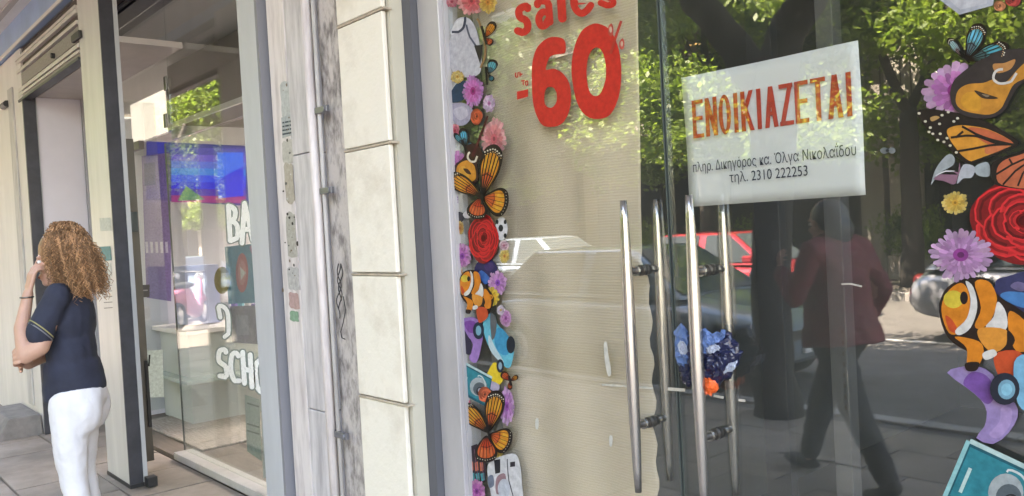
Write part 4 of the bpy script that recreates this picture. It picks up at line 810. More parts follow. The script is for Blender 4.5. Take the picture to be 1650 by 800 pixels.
a = Art(YG+.012); a.p([(394, 636), (418, 644), (422, 744), (398, 728)], (190, 206, 196), sm=False); [a.line([(398, 650+k*11), (418, 656+k*11)], 2.4, (90, 110, 104), sm=False) for k in (0, 3, 4)]; a.done('leaflet', 'pale green leaflet taped low on the left shop window', 'leaflet')
a = Art(YG+.012); a.p([(420, 642), (440, 650), (444, 760), (424, 772)], (214, 222, 218), sm=False); [a.e(430, 672+k*12, 3.5, 4, (50, 60, 60)) for k in range(3)]; a.done('leaflet', 'white leaflet with black dots taped low beside the frame post', 'leaflet')
a = Art(YG-.02); a.p([(217, 460), (241, 459), (241, 479), (219, 480)], (44, 44, 50), sm=False); a.line([(220, 469), (238, 468)], 2, (180, 180, 180), sm=False); a.done('door_sign', 'small black opening sign hanging in the left shop doorway', 'sign')
a = WArt(-7.19); a.p([(226, 566), (262, 564), (264, 640), (230, 642)], (200, 214, 206), sm=False); a.line([(232, 572), (233, 590), (240, 590), (241, 572)], 3, (40, 50, 46), sm=False); a.done('counter_notice', 'white notice with a dark letter on the counter front', 'notice')

# ================================================================== STREET (seen in the glass)
# far buildings with ground floor arcade
def far_block(x0, x1, h, col, label, seed):
    r = random.Random(seed); m_ = mat('far_wall_%d' % seed, col, .85, 0, var=.15, vscale=1)
    b = empty('apartment_building', ((x0+x1)/2, -20, 0), label=label, cat='building')
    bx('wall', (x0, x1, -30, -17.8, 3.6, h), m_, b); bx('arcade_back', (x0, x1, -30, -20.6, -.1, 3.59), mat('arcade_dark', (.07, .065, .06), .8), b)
    n = int((x1-x0)//4)
    for i in range(n+1):
        x = x0+.3+(x1-x0-.6)*i/n; bx('column', (x-.28, x+.28, -18.4, -17.82, -.1, 3.59), m_, b)
    wp = None
    for fl in range(int((h-3.6)//3)):
        bo = MB(); z = 3.7+fl*3.0
        bo.box(x0+.4, x1-.4, -17.79, -16.6, z, z+.15, m_); bal = bo.build('balcony', b)
        ra = MB()
        for q in range(int((x1-x0-.8)/.22)): ra.box(x0+.45+q*.22, x0+.47+q*.22, -16.66, -16.64, z+.15, z+1.0, black)
        ra.box(x0+.4, x1-.4, -16.67, -16.63, z+1.0, z+1.05, black); ra.build('railing', bal)
        for i in range(n):
            x = x0+1.2+i*4.0
            f = bx('window', (x, x+1.7, -17.79, -17.72, z+.2, z+2.4), white_p, b)
            bx('pane' if r.random() < .6 else 'shutter', (x+.1, x+1.6, -17.719, -17.70, z+.3, z+2.3), mat('far_pane', (.03, .04, .045), .15) if r.random() < .6 else mat('far_shutter', (.3, .33, .28), .6), f)
            if r.random() < .45: bx('awning', (x-.3, x+2.0, -17.7, -16.7, z+2.35, z+2.42), mat('awning_%d' % (seed % 2), ((.45, .3, .12), (.14, .25, .18))[seed % 2], .8), b)
    bx('parapet', (x0-.05, x1+.05, -18.1, -17.6, h, h+.8), m_, b)
far_block(-84, -46.1, 19.0, (.36, .33, .30), 'long grey apartment block closing the street at the far end', 4)
far_block(-46, -28.1, 17.5, (.40, .36, .30), 'beige apartment block across the street, behind the trees farthest from the shops', 1)
far_block(-28, -9.1, 20.0, (.34, .31, .27), 'tall taupe apartment block directly across the street from the shops', 2)
far_block(-9, 8, 18.0, (.42, .39, .34), 'cream grey apartment block across the street beside the taupe one', 3)
nbb = MB(); nbb.box(-60, -24, .4, 14, -.1, 16, wallm); nbb.build('apartment_building', label='plain cream building beyond the side street on the shops side', cat='building')

# trees ------------------------------------------------------------------------------
def leaf_mat(name, c1, c2):
    m = bpy.data.materials.new(name); m.use_nodes = True; n = m.node_tree.nodes; L = m.node_tree.links; n.clear()
    o = n.new('ShaderNodeOutputMaterial'); ge = n.new('ShaderNodeNewGeometry'); r = n.new('ShaderNodeValToRGB')
    r.color_ramp.elements[0].color = (*c1, 1); r.color_ramp.elements[1].color = (*c2, 1); L.new(ge.outputs['Random Per Island'], r.inputs[0])
    d = n.new('ShaderNodeBsdfPrincipled'); d.inputs['Roughness'].default_value = .5; t = n.new('ShaderNodeBsdfTranslucent'); mx = n.new('ShaderNodeMixShader'); mx.inputs[0].default_value = .45
    L.new(r.outputs[0], d.inputs['Base Color'])
    hs = n.new('ShaderNodeHueSaturation'); hs.inputs['Value'].default_value = 2.1; L.new(r.outputs[0], hs.inputs['Color']); L.new(hs.outputs[0], t.inputs[0])
    L.new(d.outputs[0], mx.inputs[1]); L.new(t.outputs[0], mx.inputs[2]); L.new(mx.outputs[0], o.inputs[0]); return m
LEAF = [leaf_mat('plane_tree_leaf', (.075, .13, .014), (.17, .24, .03)), leaf_mat('dark_tree_leaf', (.03, .065, .015), (.08, .13, .03))]
def crown_mesh(seed, R, H, n, size, m, zoff=0):
    r = np.random.RandomState(seed); nc = 34
    cs = r.normal(size=(nc, 3)); cs /= np.linalg.norm(cs, axis=1)[:, None]; cs *= (r.uniform(.25, 1, (nc, 1))**.6); cs *= [R, R, H]
    cr = r.uniform(.22, .42, nc)*R
    k = r.randint(0, nc, n); d = r.normal(size=(n, 3)); d /= np.linalg.norm(d, axis=1)[:, None]; d *= (r.uniform(0, 1, (n, 1))**.45)
    p = cs[k] + d*cr[k][:, None]*[1, 1, .75]; p[:, 2] += zoff
    a = r.normal(size=(n, 3)); a /= np.linalg.norm(a, axis=1)[:, None]; b = np.cross(a, r.normal(size=(n, 3))); b /= np.linalg.norm(b, axis=1)[:, None]
    s = size*r.uniform(.6, 1.3, (n, 1)); v = np.stack([p-a*s, p+b*s*.55, p+a*s, p-b*s*.55], 1).reshape(-1, 3)
    me = bpy.data.meshes.new('crown'); me.vertices.add(n*4); me.vertices.foreach_set('co', v.ravel()); me.loops.add(n*4); me.loops.foreach_set('vertex_index', np.arange(n*4))
    me.polygons.add(n); me.polygons.foreach_set('loop_start', np.arange(n)*4); me.polygons.foreach_set('loop_total', np.full(n, 4)); me.update(); me.materials.append(m); return me
def place(me, name, parent, loc):
    o = bpy.data.objects.new(name, me); COL.objects.link(o); o.parent = parent; o.location = loc; return o
def limbs(root, paths, n=9):
    for nm, pts, rad in paths:
        m = MB(); P = [];
        for i in range(len(pts)-1):
            a, b = Vector(pts[i]), Vector(pts[i+1])
            for t in (0, .34, .67): P.append((a.lerp(b, t), rad[i]+(rad[i+1]-rad[i])*t))
        P.append((Vector(pts[-1]), rad[-1]))
        P = [(p+Vector((rng.uniform(-.02, .02), rng.uniform(-.02, .02), 0)), r) for p, r in P]
        m.tube([p for p, _ in P], [r for _, r in P], bark, n); m.build(nm, root, smooth=True, local=True)
# near tree with the fork
tr = empty('street_tree', (-3.55, -4.0, 0), label='dark forked street tree standing at the near kerb, reflected behind the notice', cat='tree')
limbs(tr, [('trunk', [(0, 0, -.1), (.02, 0, .5), (.05, 0, 1.6), (.10, -.02, 2.45)], [.20, .15, .15, .19]),
           ('limb', [(.06, -.02, 2.40), (-.22, -.05, 2.85), (-.62, -.1, 3.3), (-1.3, -.3, 4.6)], [.17, .13, .12, .05]),
           ('limb', [(.14, .02, 2.40), (.30, .1, 2.85), (.75, .1, 3.35), (1.6, .2, 4.5)], [.16, .14, .12, .05])], 12)
cm1 = crown_mesh(11, 3.1, 1.6, 26000, .06, LEAF[1]); place(cm1, 'crown', tr, (-.2, 0, 5.9))
tw = crown_mesh(12, .9, .5, 2600, .05, LEAF[0]); place(tw, 'foliage_spray', tr, (1.1, -.3, 3.55)); place(tw, 'foliage_spray', tr, (-1.9, -.6, 3.7))
farm = [crown_mesh(21, 3.3, 3.0, 32000, .082, LEAF[0]), crown_mesh(22, 3.0, 2.6, 28000, .082, LEAF[0]), crown_mesh(23, 3.2, 2.6, 28000, .08, LEAF[1])]
spots = [(-11.6, -14.6, .34, 0, 5.6, 'thick trunked far side street tree with bright crown, left of the notice in the glass'), (-7.2, -14.8, .2, 1, 5.3, 'leafy far side street tree directly behind the forked near tree'), (-3.0, -14.5, .2, 0, 5.4, 'bushy far side street tree reflected right of the notice'),
         (1.4, -14.8, .2, 2, 5.0, 'far side street tree nearest the right end of the street'), (-16.2, -14.6, .2, 2, 5.2, 'dark crowned far side street tree left of the thick trunked one'), (-20.8, -14.8, .22, 1, 5.4, 'bright far side street tree opposite the side street'), (-26, -14.5, .2, 0, 5.4, 'far side street tree beyond the side street corner'), (-32, -14.7, .2, 1, 5.2, 'far side street tree well beyond the side street'),
         (-18.6, -3.9, .13, 1, 4.6, 'slim near kerb tree at the side street corner, reflected in the left shop'), (-11.0, -4.0, .12, 2, 5.6, 'slim near kerb tree between the forked one and the corner'), (-25.5, -3.9, .13, 0, 4.9, 'slim near kerb tree past the side street'), (-38, -14.6, .2, 0, 5.3, 'far side street tree before the end of the row'), (-44, -14.4, .2, 1, 5.2, 'far side street tree by the long grey block'), (-51, -14.5, .2, 2, 5.4, 'far side street tree second along the long grey block'), (-60, -14.5, .2, 0, 5.4, 'last far side street tree at the end of the row'), (-32.5, -3.9, .13, 1, 4.6, 'slim near kerb tree second past the side street'), (-41, -3.9, .13, 0, 4.8, 'slim near kerb tree farthest along the street'), (-22, -3.8, .12, 2, 4.4, 'slim near kerb tree right behind the corner scooters')]
for i, (x, y, r_, cmi, cz, lab) in enumerate(spots):
    t = empty('street_tree', (x, y, 0), rng.uniform(0, 6.28), label=lab, cat='tree', group='trees along the street')
    limbs(t, [('trunk', [(0, 0, -.1), (.05, 0, 1.2), (0, .04, 2.6), (.1, 0, 3.4)], [r_*1.25, r_, r_*.9, r_*.8]), ('limb', [(.1, 0, 3.3), (.7, .3, 4.4), (1.3, .5, 5.8)], [r_*.55, r_*.4, .04]), ('limb', [(.1, 0, 3.3), (-.6, -.2, 4.5), (-1.2, .1, 6.0)], [r_*.6, r_*.4, .04])], 8)
    s = place(farm[cmi], 'crown', t, (0, 0, cz)); s.scale = (1, 1, 1) if y < -10 else (.62, .62, .62)
    if y < -10:
        sp = place(tw, 'foliage_spray', t, (1.6, 1.3, cz-2.4)); sp.scale = (1.4, 1.4, 1.2); sp = place(tw, 'foliage_spray', t, (-1.6, -.9, cz-2.2)); sp.scale = (1.5, 1.5, 1.3)
# low hedge of shrubs on the far pavement
for i in range(5):
    h_ = empty('planter_shrub', (-15+i*3.6, -16.2, 0), rng.uniform(0, 6), label=('round clipped shrub in a stone planter by the arcade, below the thick trunk', 'second planter shrub by the arcade, facing the grey blue parked car', 'middle planter shrub in front of the arcade columns', 'fourth planter shrub along the arcade, opposite the forked tree', 'last planter shrub along the arcade at the right end')[i], cat='shrub', group='planter shrubs by the arcade')
    bx('planter', (-.5, .5, -.3, .3, -.02, .5), mat('planter_stone', (.3, .28, .26), .8), h_, .02, local=True)
    o = place(tw, 'foliage', h_, (0, 0, .95)); o.scale = (.9, .7, 1.1)

# cars ---------------------------------------------------------------------------------
carglass = mat('car_glass', (.06, .075, .085), .04, spec=1); chrome = mat('chrome', (.7, .7, .7), .15, 1); headl = mat('headlight', (.7, .72, .75), .1); taill = mat('taillight', (.35, .02, .015), .2)
def car(label, color, loc, rz, L=4.1, W=1.72, H=1.45, zw=.93, van=False, metal=.3):
    c = empty('parked_car', loc, rz, label=label, cat='car', group='cars parked along the street')
    paint = mat('car_paint_%02x%02x%02x' % tuple(int(x*255) for x in color), color, .25, metal); paint.node_tree.nodes['Principled BSDF'].inputs['Coat Weight'].default_value = .7
    hx = L/2; w = W/2
    st = [(-hx, .42, .62, .80), (-hx+.08, .26, .74, .90), (-hx+.35, .22, .80, .97), (-hx+1.0, .2, .90, 1), (-.5*hx, .2, zw, 1), (0, .2, zw+.01, 1), (.55*hx, .2, zw+.03, 1), (hx-.35, .24, zw, .97), (hx-.06, .28, zw-.08, .9), (hx, .42, zw-.25, .82)]
    m = MB(); vs, fs = [], []
    for x, zb, zt, k in st:
        ww = w*k; vs += [(x, -ww*.86, zb), (x, -ww, zb+.16), (x, -ww*1.0, zt-.22), (x, -ww*.94, zt-.04), (x, -ww*.5, zt+.02), (x, 0, zt+.035), (x, ww*.5, zt+.02), (x, ww*.94, zt-.04), (x, ww, zt-.22), (x, ww, zb+.16), (x, ww*.86, zb)]
    n = 11
    for i in range(len(st)-1):
        for j in range(n): fs.append((i*n+j, i*n+(j+1) % n, (i+1)*n+(j+1) % n, (i+1)*n+j))
    fs.append(tuple(range(n))[::-1]); fs.append(tuple((len(st)-1)*n+j for j in range(n)))
    m.add(vs, fs, paint); o = m.build('body', c, smooth=True, local=True); s = o.modifiers.new('sub', 'SUBSURF'); s.levels = s.render_levels = 1
    x1, x2, x3, x4 = (-.52*hx, -.14*hx, .60*hx, .90*hx) if not van else (-.72*hx, -.5*hx, .92*hx, .98*hx)
    q = lambda x, y, z: (x, y*w, z)
    zb = zw-.02; T = H-.03
    m = MB(); A_ = [q(x1, -.9, zb), q(x1, .9, zb), q(x4, .9, zb), q(x4, -.9, zb), q(x2, -.68, T), q(x2, .68, T), q(x3, .68, T), q(x3, -.68, T)]
    m.add(A_, [(0, 4, 5, 1), (1, 5, 6, 2), (2, 6, 7, 3), (3, 7, 4, 0), (4, 7, 6, 5)], paint); cbn = m.build('cabin', c, .11, smooth=True, local=True); cbn.modifiers['bevel'].segments = 4
    def pane(nm, a, b, d, e, off):
        a, b, d, e = map(Vector, (a, b, d, e)); ce = (a+b+d+e)/4; nr = (b-a).cross(e-a).normalized()*off
        m = MB(); f = [ce+(p-ce)*.86+nr for p in (a, b, d, e)]; bb = [p-nr*.6 for p in f]; m.add(f+bb, [(0, 1, 2, 3), (0, 4, 5, 1), (1, 5, 6, 2), (2, 6, 7, 3), (3, 7, 4, 0)], carglass); m.build(nm, c, local=True)
    pane('windshield', A_[0], A_[4], A_[5], A_[1], .012); pane('rear_window', A_[2], A_[6], A_[7], A_[3], .012)
    for s_ in (-1, 1):
        xm = .12*hx; b0, b1, bm = Vector(q(x1, .9*s_, zb)), Vector(q(x4, .9*s_, zb)), Vector(q(xm, .9*s_, zb)); t0, t1, tm = Vector(q(x2, .68*s_, T)), Vector(q(x3, .68*s_, T)), Vector(q(xm, .68*s_, T))
        pane('side_window', b0, bm, tm, t0, -.012*s_); pane('side_window', bm, b1, t1, tm, -.012*s_)
        m = MB(); m.box(x1+.12, x1+.3, s_*w*.98, s_*w*1.14, zw+.02, zw+.14, paint); m.build('wing_mirror', c, .03, local=True)
        m = MB(); m.ell((-hx+.24, s_*w*.66, .66), (.12, .18, .08), headl); m.build('headlight', c, smooth=True, local=True)
        m = MB(); m.ell((hx-.13, s_*w*.66, zw-.17), (.09, .13, .09), taill); m.build('taillight', c, smooth=True, local=True)
        for xw in (-hx*.62, hx*.62):
            m = MB(); m.tube([(xw, s_*(w-.20), .31), (xw, s_*(w-.17), .31), (xw, s_*(w-.02), .31), (xw, s_*(w+.005), .31)], [.28, .315, .315, .28], rubber, 22); wh = m.build('wheel', c, smooth=False, local=True)
            m = MB(); m.tube([(xw, s_*(w-.02), .31), (xw, s_*(w+.012), .31)], [.20, .19], chrome, 16)
            for k in range(5):
                t = k*1.257; m.box(xw+math.cos(t)*.1-.02, xw+math.cos(t)*.1+.02, s_*(w+.006), s_*(w+.018), .31+math.sin(t)*.1-.05, .31+math.sin(t)*.1+.05, steel_d)
            r_ = m.build('rim', wh); r_.matrix_parent_inverse = Matrix()
    m = MB(); m.box(-hx-.012, -hx+.02, -.25, .25, .40, .51, white_p); m.build('number_plate', c, local=True); m = MB(); m.box(hx-.02, hx+.012, -.25, .25, .46, .57, white_p); m.build('number_plate', c, local=True)
    m = MB(); m.box(-hx-.008, -hx+.05, -w*.55, w*.55, .53, .62, black); m.build('grille', c, .01, local=True)
    return c
RZ = -.17
car('grey blue hatchback parked at the near kerb, reflected behind the door handles', (.22, .27, .33), (-6.15, -5.65, RZ), math.pi)
car('blue grey saloon on the far lane, reflected beyond the white parked one', (.25, .31, .38), (-13.4, -11.0, RZ), math.pi, 4.5, 1.78, 1.5)
car('red hatchback parked at the far kerb, reflected above the grey blue car', (.40, .035, .05), (-8.3, -10.6, RZ), math.pi, 3.9, 1.68, 1.46)
car('white saloon parked at the near kerb behind the grey blue hatchback', (.66, .66, .66), (-10.75, -5.9, RZ), math.pi, 4.4)
car('silver saloon seen tail first in the glass beside the right stickers', (.33, .34, .37), (-2.55, -9.7, RZ), math.pi, 4.4)
car('white hatchback parked at the near kerb just past the side street corner', (.66, .66, .65), (-22.5, -5.6, RZ), math.pi, 4.0)
car('pale silver saloon parked far along the near kerb', (.5, .5, .52), (-28.5, -5.6, RZ), math.pi, 4.4)
car('dark blue saloon parked at the far kerb left of the white one', (.03, .05, .12), (-19.5, -12.4, RZ), math.pi, 4.4)
# scooters parked by the corner
def scooter(label, col, x, y, rz):
    s = empty('scooter', (x, y, -.02), rz, label=label, cat='scooter', group='scooters parked on the pavement corner'); p = mat('scooter_paint_%d' % int(col[0]*100), col, .3)
    for xx in (-.62, .62):
        m = MB(); m.tube([(xx+.22*math.cos(t), 0, .25+.22*math.sin(t)) for t in np.linspace(0, 2*math.pi, 21)], .045, rubber, 8, False); wh = m.build('wheel', s, smooth=True, local=True)
        m = MB(); m.tube([(xx, -.03, .25), (xx, .03, .25)], .12, chrome, 12); r_ = m.build('rim', wh); r_.matrix_parent_inverse = Matrix()
    m = MB(); m.tube([(.95, 0, .62), (.7, 0, .66), (.35, 0, .58), (.1, 0, .40), (-.2, 0, .28), (-.42, 0, .5), (-.5, 0, .9)], [.03, .15, .19, .17, .15, .10, .05], p, 12); m.build('body', s, smooth=True, local=True)
    m = MB(); m.ell((.38, 0, .80), (.42, .14, .07), black); m.build('seat', s, smooth=True, local=True)
    m = MB(); m.tube([(-.62, 0, .25), (-.5, 0, .95), (-.45, 0, 1.02)], .03, chrome, 8); m.tube([(-.42, -.33, 1.04), (-.46, 0, 1.02), (-.42, .33, 1.04)], .02, black, 8); m.build('handlebar', s, smooth=True, local=True)
    m = MB(); m.ell((-.52, 0, .92), (.07, .09, .08), headl); m.build('headlight', s, smooth=True, local=True); m = MB(); m.tube([(-.75, 0, .46), (-.6, 0, .5), (-.42, 0, .42)], [.05, .08, .05], p, 8); m.build('mudguard', s, smooth=True, local=True)
scooter('pink and white scooter parked on the sunny corner pavement', (.55, .18, .28), -16.4, -3.3, .7); scooter('black scooter parked beside the pink one', (.03, .03, .035), -17.6, -3.2, .8); scooter('pale grey scooter parked last by the corner tree', (.4, .4, .42), -19.6, -3.1, .6)

# ================================================================== PEOPLE
def fuse(mb, name, parent, voxel, m, smooth=6, folds=0):
    o = mb.build(name, parent); o.matrix_parent_inverse = Matrix()
    r = o.modifiers.new('fuse', 'REMESH'); r.mode = 'VOXEL'; r.voxel_size = voxel; r.use_smooth_shade = True
    s = o.modifiers.new('smooth', 'SMOOTH'); s.iterations = smooth; s.factor = .6
    if folds:
        tx = bpy.data.textures.get('cloth_folds') or bpy.data.textures.new('cloth_folds', 'CLOUDS'); tx.noise_scale = .10; tx.noise_depth = 2; tx.noise_type = 'HARD_NOISE'
        dm = o.modifiers.new('folds', 'DISPLACE'); dm.texture = tx; dm.strength = folds; dm.mid_level = .3
        s2 = o.modifiers.new('smooth2', 'SMOOTH'); s2.iterations = 2
    return o
def cap(mb, pts, rad, m):
    for i in range(len(pts)-1): mb.tube([pts[i], pts[i+1]], [rad[i], rad[i+1]], m, 14)
    for p, r in zip(pts, rad): mb.ell(p, (r, r, r), m, seg=14, rings=9)
def hand(mb, wrist, d, nrm, m, curl=.5, side=1, s=1.0):
    """palm, five fingers with two bends each and a thumb leaving the side of the palm"""
    d = Vector(d).normalized(); nrm = (Vector(nrm)-d*d.dot(Vector(nrm))).normalized(); e = d.cross(nrm)*side; W = Vector(wrist)
    for k in range(4):
        o = (k-1.5)*.019*s; base = W + d*.082*s + e*o; cap(mb, [W+d*.008*s+e*o*.55, base], [.0145*s, .0125*s], m)
        ln = (.068, .078, .073, .058)[k]*s; cu = curl*(1+.18*k); p = base; a = cu*.5; dd = d
        for j, f in enumerate((.45, .32, .23)):
            dd = (d*math.cos(a) + nrm*math.sin(a) + e*(k-1.5)*.05).normalized(); q = p + dd*ln*f; cap(mb, [p, q], [.0092*s-.0008*j, .0085*s-.0008*j], m); p = q; a += cu*.9
    b = W + d*.02*s - e*.026*s; q = b + (d*.6-e*.75+nrm*.25).normalized()*.038*s; r = q + (d*.92-e*.25+nrm*.35).normalized()*.03*s; cap(mb, [b, q, r], [.0135*s, .0105*s, .0085*s], m)
def head(mb, c, F, U, m, s=1.0):
    F = Vector(F).normalized(); U = Vector(U).normalized(); L_ = U.cross(F); R3 = Matrix((F, L_, U)).transposed(); c = Vector(c); P = lambda a, b, d: c + (F*a+L_*b+U*d)*s
    mb.ell(P(-.012, 0, .03), (.097*s, .076*s, .098*s), m, R3); mb.ell(P(.022, 0, -.035), (.066*s, .06*s, .085*s), m, R3); mb.ell(P(.062, 0, -.092), (.024*s, .026*s, .02*s), m, R3)
    mb.tube([P(.086, 0, .02), P(.104, 0, -.02), P(.088, 0, -.032)], [.009*s, .015*s, .011*s], m, 8); mb.ell(P(.085, 0, -.058), (.012*s, .024*s, .006*s), m, R3); mb.ell(P(.083, 0, -.071), (.012*s, .021*s, .007*s), m, R3)
    for q in (-1, 1):
        mb.ell(P(-.005, q*.077, -.008), (.018*s, .009*s, .032*s), m, R3); mb.ell(P(.078, q*.03, .028), (.014*s, .024*s, .007*s), m, R3); mb.ell(P(.064, q*.042, -.03), (.018*s, .02*s, .018*s), m, R3)
    return P
def eyes(parent, P, R):
    for q in (-1, 1):
        m = MB(); m.ell(P(.079, q*.031, .006), (.011, .013, .009), mat('eye_white', (.7, .68, .65), .2)); o = m.build('eye', parent, smooth=True); o.matrix_parent_inverse = Matrix()
        m = MB(); m.ell(P(.089, q*.031, .006), (.004, .005, .005), black); i_ = m.build('iris', o, smooth=True); i_.matrix_parent_inverse = Matrix()
    m = MB(); m.ell(P(.094, 0, -.064), (.004, .02, .006), mat('lips', (.42, .16, .13), .5)); o = m.build('mouth', parent, smooth=True); o.matrix_parent_inverse = Matrix()
def skin_mat():
    m = mat('warm_skin', (.52, .30, .22), .5, 0, var=.12, vscale=14); b = m.node_tree.nodes['Principled BSDF']; b.inputs['Subsurface Weight'].default_value = .15; b.inputs['Subsurface Radius'].default_value = (.02, .008, .004); return m
SK = skin_mat()
# --- the woman (local: x = forward, y = her left, z up)
WO = Vector((-4.395, -.633, -.005)); WF = math.atan2(-.86, -.51)
wn = empty('person', WO, WF, label='woman with long curly brown hair, navy polo shirt and white jeans, seen from behind', cat='person')
wn.scale = (.87, .87, 1)
hF = Vector((1, .25, -.12)); hC = (.045, .0, 1.50)
b = MB(); cap(b, [(0, 0, 1.33), (.02, 0, 1.40), (.03, 0, 1.46)], [.062, .052, .05], SK); P_ = head(b, hC, hF, (.1, 0, 1), SK)
b.ell((0, 0, 1.2), (.10, .14, .16), SK); b.ell((0, 0, .95), (.115, .15, .16), SK)
cap(b, [(0, .155, 1.335), (.08, .215, 1.12), (.15, .225, 1.085)], [.05, .046, .041], SK)          # left upper arm
cap(b, [(.15, .225, 1.085), (.18, .17, 1.20), (.16, .105, 1.355)], [.042, .037, .026], SK)      # left forearm up to the cheek
hand(b, (.16, .102, 1.362), (-.25, -.12, 1), (-.6, -.5, 0), SK, .45, -1)
cap(b, [(0, -.155, 1.335), (.10, -.21, 1.12), (.15, -.16, 1.06), (.20, .06, 1.03), (.205, .12, 1.05)], [.05, .045, .04, .03, .026], SK)   # right arm folded under
hand(b, (.205, .125, 1.052), (.05, 1, .25), (-1, 0, .1), SK, .6, 1)
for s_ in (-1, 1): cap(b, [(0, s_*.08, .84), (.012, s_*.078, .62), (.008, s_*.075, .46), (-.02, s_*.075, .30), (-.035, s_*.078, .08)], [.08, .062, .048, .044, .034], SK); cap(b, [(-.05, s_*.085, .05), (.12, s_*.1, .035)], [.035, .028], SK)
fuse(b, 'body', wn, .005, SK, 3); eyes(wn, P_, None)
navy = mat('navy_polo_cotton', (.022, .026, .048), .85, 0, var=.3, vscale=9, bump=.35, bscale=14)
b = MB()
b.ell((-.012, 0, 1.22), (.12, .165, .165), navy); b.ell((.0, 0, 1.07), (.128, .15, .2), navy); b.ell((-.005, 0, .95), (.14, .165, .15), navy); b.ell((-.03, .0, .90), (.13, .155, .10), navy)
b.tube([(.0, 0, .83), (-.005, 0, .90), (0, 0, 1.02)], [.152, .158, .14], navy, 24); b.ell((.08, 0, 1.2), (.07, .13, .09), navy)
for s_ in (-1, 1): cap(b, [(0, s_*.11, 1.345), (0, s_*.165, 1.335), (.055, s_*.19, 1.235), (.08, s_*.203, 1.18)], [.055, .064, .066, .07], navy)
b.tube([(0, 0, 1.36), (.01, 0, 1.41)], [.085, .066], navy, 18)
fuse(b, 'polo_shirt', wn, .008, navy, 8, .011)
for s_ in (1, -1):
    for k, (cc, o_) in enumerate((((.30, .27, .12), 0), ((.16, .16, .18), .012))):
        a0 = Vector((.072+o_*.45, s_*(.2+o_*.1), 1.196-o_)); a1 = Vector((.075+o_*.45, s_*(.202+o_*.1), 1.192-o_)); m = MB(); m.tube([a0, a1], [.0715, .0715], mat('cuff_stripe_%d' % k, cc, .8), 20); o = m.build('cuff_stripe', wn, smooth=True); o.matrix_parent_inverse = Matrix()
jeans = mat('white_denim', (.70, .69, .72), .8, 0, var=.12, vscale=7, bump=.5, bscale=16)
b = MB(); b.ell((-.03, 0, .86), (.135, .165, .12), jeans); 
for s_ in (-1, 1): b.ell((-.06, s_*.07, .80), (.10, .095, .13), jeans); cap(b, [(.0, s_*.08, .82), (.012, s_*.078, .62), (.008, s_*.075, .46), (-.02, s_*.075, .30), (-.035, s_*.078, .10)], [.108, .088, .068, .062, .05], jeans)
fuse(b, 'white_jeans', wn, .008, jeans, 12, .012)
for s_ in (-1, 1): b = MB(); b.ell((.05, s_*.1, .035), (.125, .042, .038), black); b.box(-.07, .16, s_*.1-.04, s_*.1+.04, 0, .022, black); fuse(b, 'shoe', wn, .006, black)
m = MB(); m.tube([(.164+.031*math.cos(t), .115+.031*math.sin(t), 1.34) for t in np.linspace(0, 6.283, 17)], .004, steel_d, 6, False); o = m.build('bracelet', wn, smooth=True); o.matrix_parent_inverse = Matrix()
# curly hair
def hair(parent, hc, F, mcol, mcol2, L_, n, R, seed):
    r = np.random.RandomState(seed); F = Vector(F); F.z = 0; F.normalize(); S = Vector((-F.y, F.x, 0)); hc = Vector(hc)
    hm = mat('curly_hair_'+str(seed), mcol, .5, 0, col2=mcol2, vscale=26, bump=.6, bscale=60, spec=.3)
    hm2 = mat('curly_hair_light_'+str(seed), tuple(min(1, x*2.1) for x in mcol), .5, 0, col2=mcol, vscale=30, spec=.3)
    b = MB(); b.ell(hc-F*.03+Vector((0, 0, .045)), (.118, .112, .112), hm); b.ell(hc-F*.075+Vector((0, 0, -.07)), (.095, .13, .15), hm); b.ell(hc-F*.10+Vector((0, 0, -.2)), (.06, .12, .12), hm)
    fuse(b, 'hair', parent, .008, hm, 4)
    for mm, share, nm in ((hm, .6, 'hair_curls'), (hm2, .4, 'hair_curls')):
        m = MB()
        for k in range(int(n*share)):
            az = r.uniform(-2.35, 2.35); el = r.uniform(.15, 1.35)   # azimuth from the back of the head
            d = -F*math.cos(az)*math.cos(el) + S*math.sin(az)*math.cos(el) + Vector((0, 0, math.sin(el)))
            p0 = hc + Vector((0, 0, .045)) - F*.03 + d*.112; out = Vector((d.x, d.y, 0)); out = out.normalized() if out.length > .1 else -F
            ln = L_*r.uniform(.6, 1.05)*(1 if abs(az) < 1.6 else .8); ph = r.uniform(0, 6.28); fr = r.uniform(34, 62); am = r.uniform(.006, .014); pts = []; spread = r.uniform(.0, .07)**1+(r.uniform(0, .04) if r.uniform() < .12 else 0)
            T = out.cross(Vector((0, 0, 1)))
            for j in range(22):
                u = j/21; dn = max(0, u-.12)
                pts.append(p0 + out*(spread*math.sin(min(1, u*1.5)*1.57) + am*math.cos(ph+fr*u)) + T*am*math.sin(ph+fr*u) + Vector((0, 0, .03*math.sin(min(1, u*5)*3.14) - ln*dn)) - F*.05*u)
            m.tube(pts, [r.uniform(.0016, .0034)*(1-.5*(j/21)) for j in range(22)], mm, 4, False)
        o = m.build(nm, parent, smooth=True, kind='stuff'); o.matrix_parent_inverse = Matrix()
hair(wn, hC, hF, (.34, .185, .095), (.16, .085, .045), .30, 1700, .12, 5)

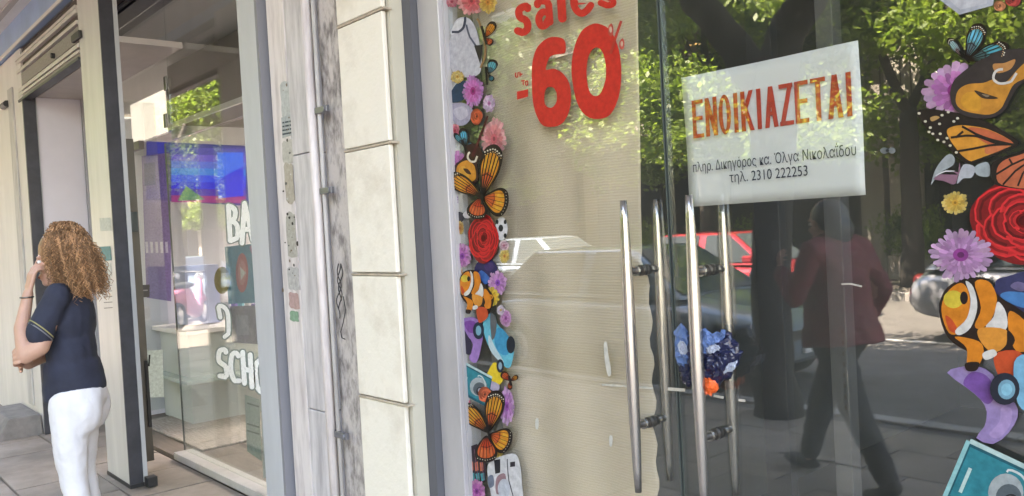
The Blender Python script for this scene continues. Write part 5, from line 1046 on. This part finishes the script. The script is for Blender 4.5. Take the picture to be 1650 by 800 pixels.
# --- the walker reflected in the door
wk = empty('person', (-2.32, -2.72, -.005), math.pi+.22, label='walker in a dark red jacket striding past, reflected in the right glass door', cat='person')
b = MB(); cap(b, [(.02, 0, 1.30), (.04, 0, 1.40), (.05, 0, 1.44)], [.06, .052, .05], SK); P_ = head(b, (.065, 0, 1.47), (1, .1, -.15), (.08, 0, 1), SK)
b.ell((.01, 0, 1.2), (.10, .15, .16), SK); b.ell((0, 0, .95), (.11, .15, .14), SK)
cap(b, [(.0, .17, 1.32), (-.08, .23, 1.08), (.02, .22, .86)], [.05, .042, .03], SK); hand(b, (.02, .22, .855), (.25, 0, -1), (0, -1, 0), SK, .5, 1)
cap(b, [(.0, -.17, 1.32), (.06, -.25, 1.07), (.25, -.16, 1.2)], [.05, .042, .03], SK); hand(b, (.255, -.155, 1.205), (.6, .4, .8), (-.6, .6, 0), SK, .6, -1)
cap(b, [(0, .09, .88), (.20, .09, .50), (.33, .09, .11)], [.08, .055, .038], SK); cap(b, [(.33, .09, .06), (.47, .09, .05)], [.034, .028], SK)
cap(b, [(0, -.09, .88), (-.14, -.09, .50), (-.33, -.09, .14)], [.08, .055, .038], SK); cap(b, [(-.35, -.09, .10), (-.24, -.09, .03)], [.034, .028], SK)
fuse(b, 'body', wk, .007, SK, 3); eyes(wk, P_, None)
redj = mat('dark_red_jacket', (.17, .008, .016), .7, 0, var=.3, vscale=9, bump=.5, bscale=12); dkt = mat('charcoal_trousers', (.03, .03, .032), .85, 0, var=.2, vscale=9, bump=.3)
b = MB(); b.ell((0, 0, 1.22), (.15, .2, .17), redj); b.tube([(-.02, 0, .80), (0, 0, 1.0), (0, 0, 1.2)], [.215, .185, .16], redj, 24); b.tube([(.01, 0, 1.36), (.03, 0, 1.42)], [.085, .07], redj, 16)
cap(b, [(0, .12, 1.34), (.0, .19, 1.32), (-.085, .25, 1.08), (.015, .235, .90)], [.06, .066, .06, .05], redj); cap(b, [(0, -.12, 1.34), (.0, -.19, 1.32), (.06, -.265, 1.08), (.235, -.17, 1.19)], [.06, .066, .06, .05], redj)
fuse(b, 'jacket', wk, .009, redj, 6, .02)
b = MB(); b.ell((0, 0, .87), (.14, .17, .12), dkt); cap(b, [(.02, .09, .84), (.20, .09, .50), (.33, .09, .13)], [.11, .08, .06], dkt); cap(b, [(-.01, -.09, .84), (-.14, -.09, .50), (-.33, -.09, .15)], [.11, .08, .06], dkt); fuse(b, 'trousers', wk, .009, dkt, 6, .015)
b = MB(); b.ell((.40, .09, .05), (.14, .045, .045), black); fuse(b, 'shoe', wk, .007, black); b = MB(); cap(b, [(-.37, -.09, .11), (-.29, -.09, .045), (-.22, -.09, .03)], [.045, .042, .035], black); fuse(b, 'shoe', wk, .007, black)
b = MB(); b.ell((.03, 0, 1.505), (.108, .09, .095), black); b.ell((-.03, 0, 1.43), (.07, .085, .09), black); fuse(b, 'hair', wk, .008, mat('black_hair', (.02, .016, .014), .5), 3)
ph = MB(); ph.box(.31, .325, -.17, -.10, 1.24, 1.38, black); ph.build('phone', bevel=.004, label='black phone held up by the walker in the red jacket', cat='phone').location = (0, 0, 0)
o = bpy.data.objects['phone']; o.matrix_world = wk.matrix_basis.copy()
for o in bpy.data.objects:
    if o.parent is None and 'category' in o and 'kind' not in o and not o.name.startswith('glass_door'): o['kind'] = 'thing'
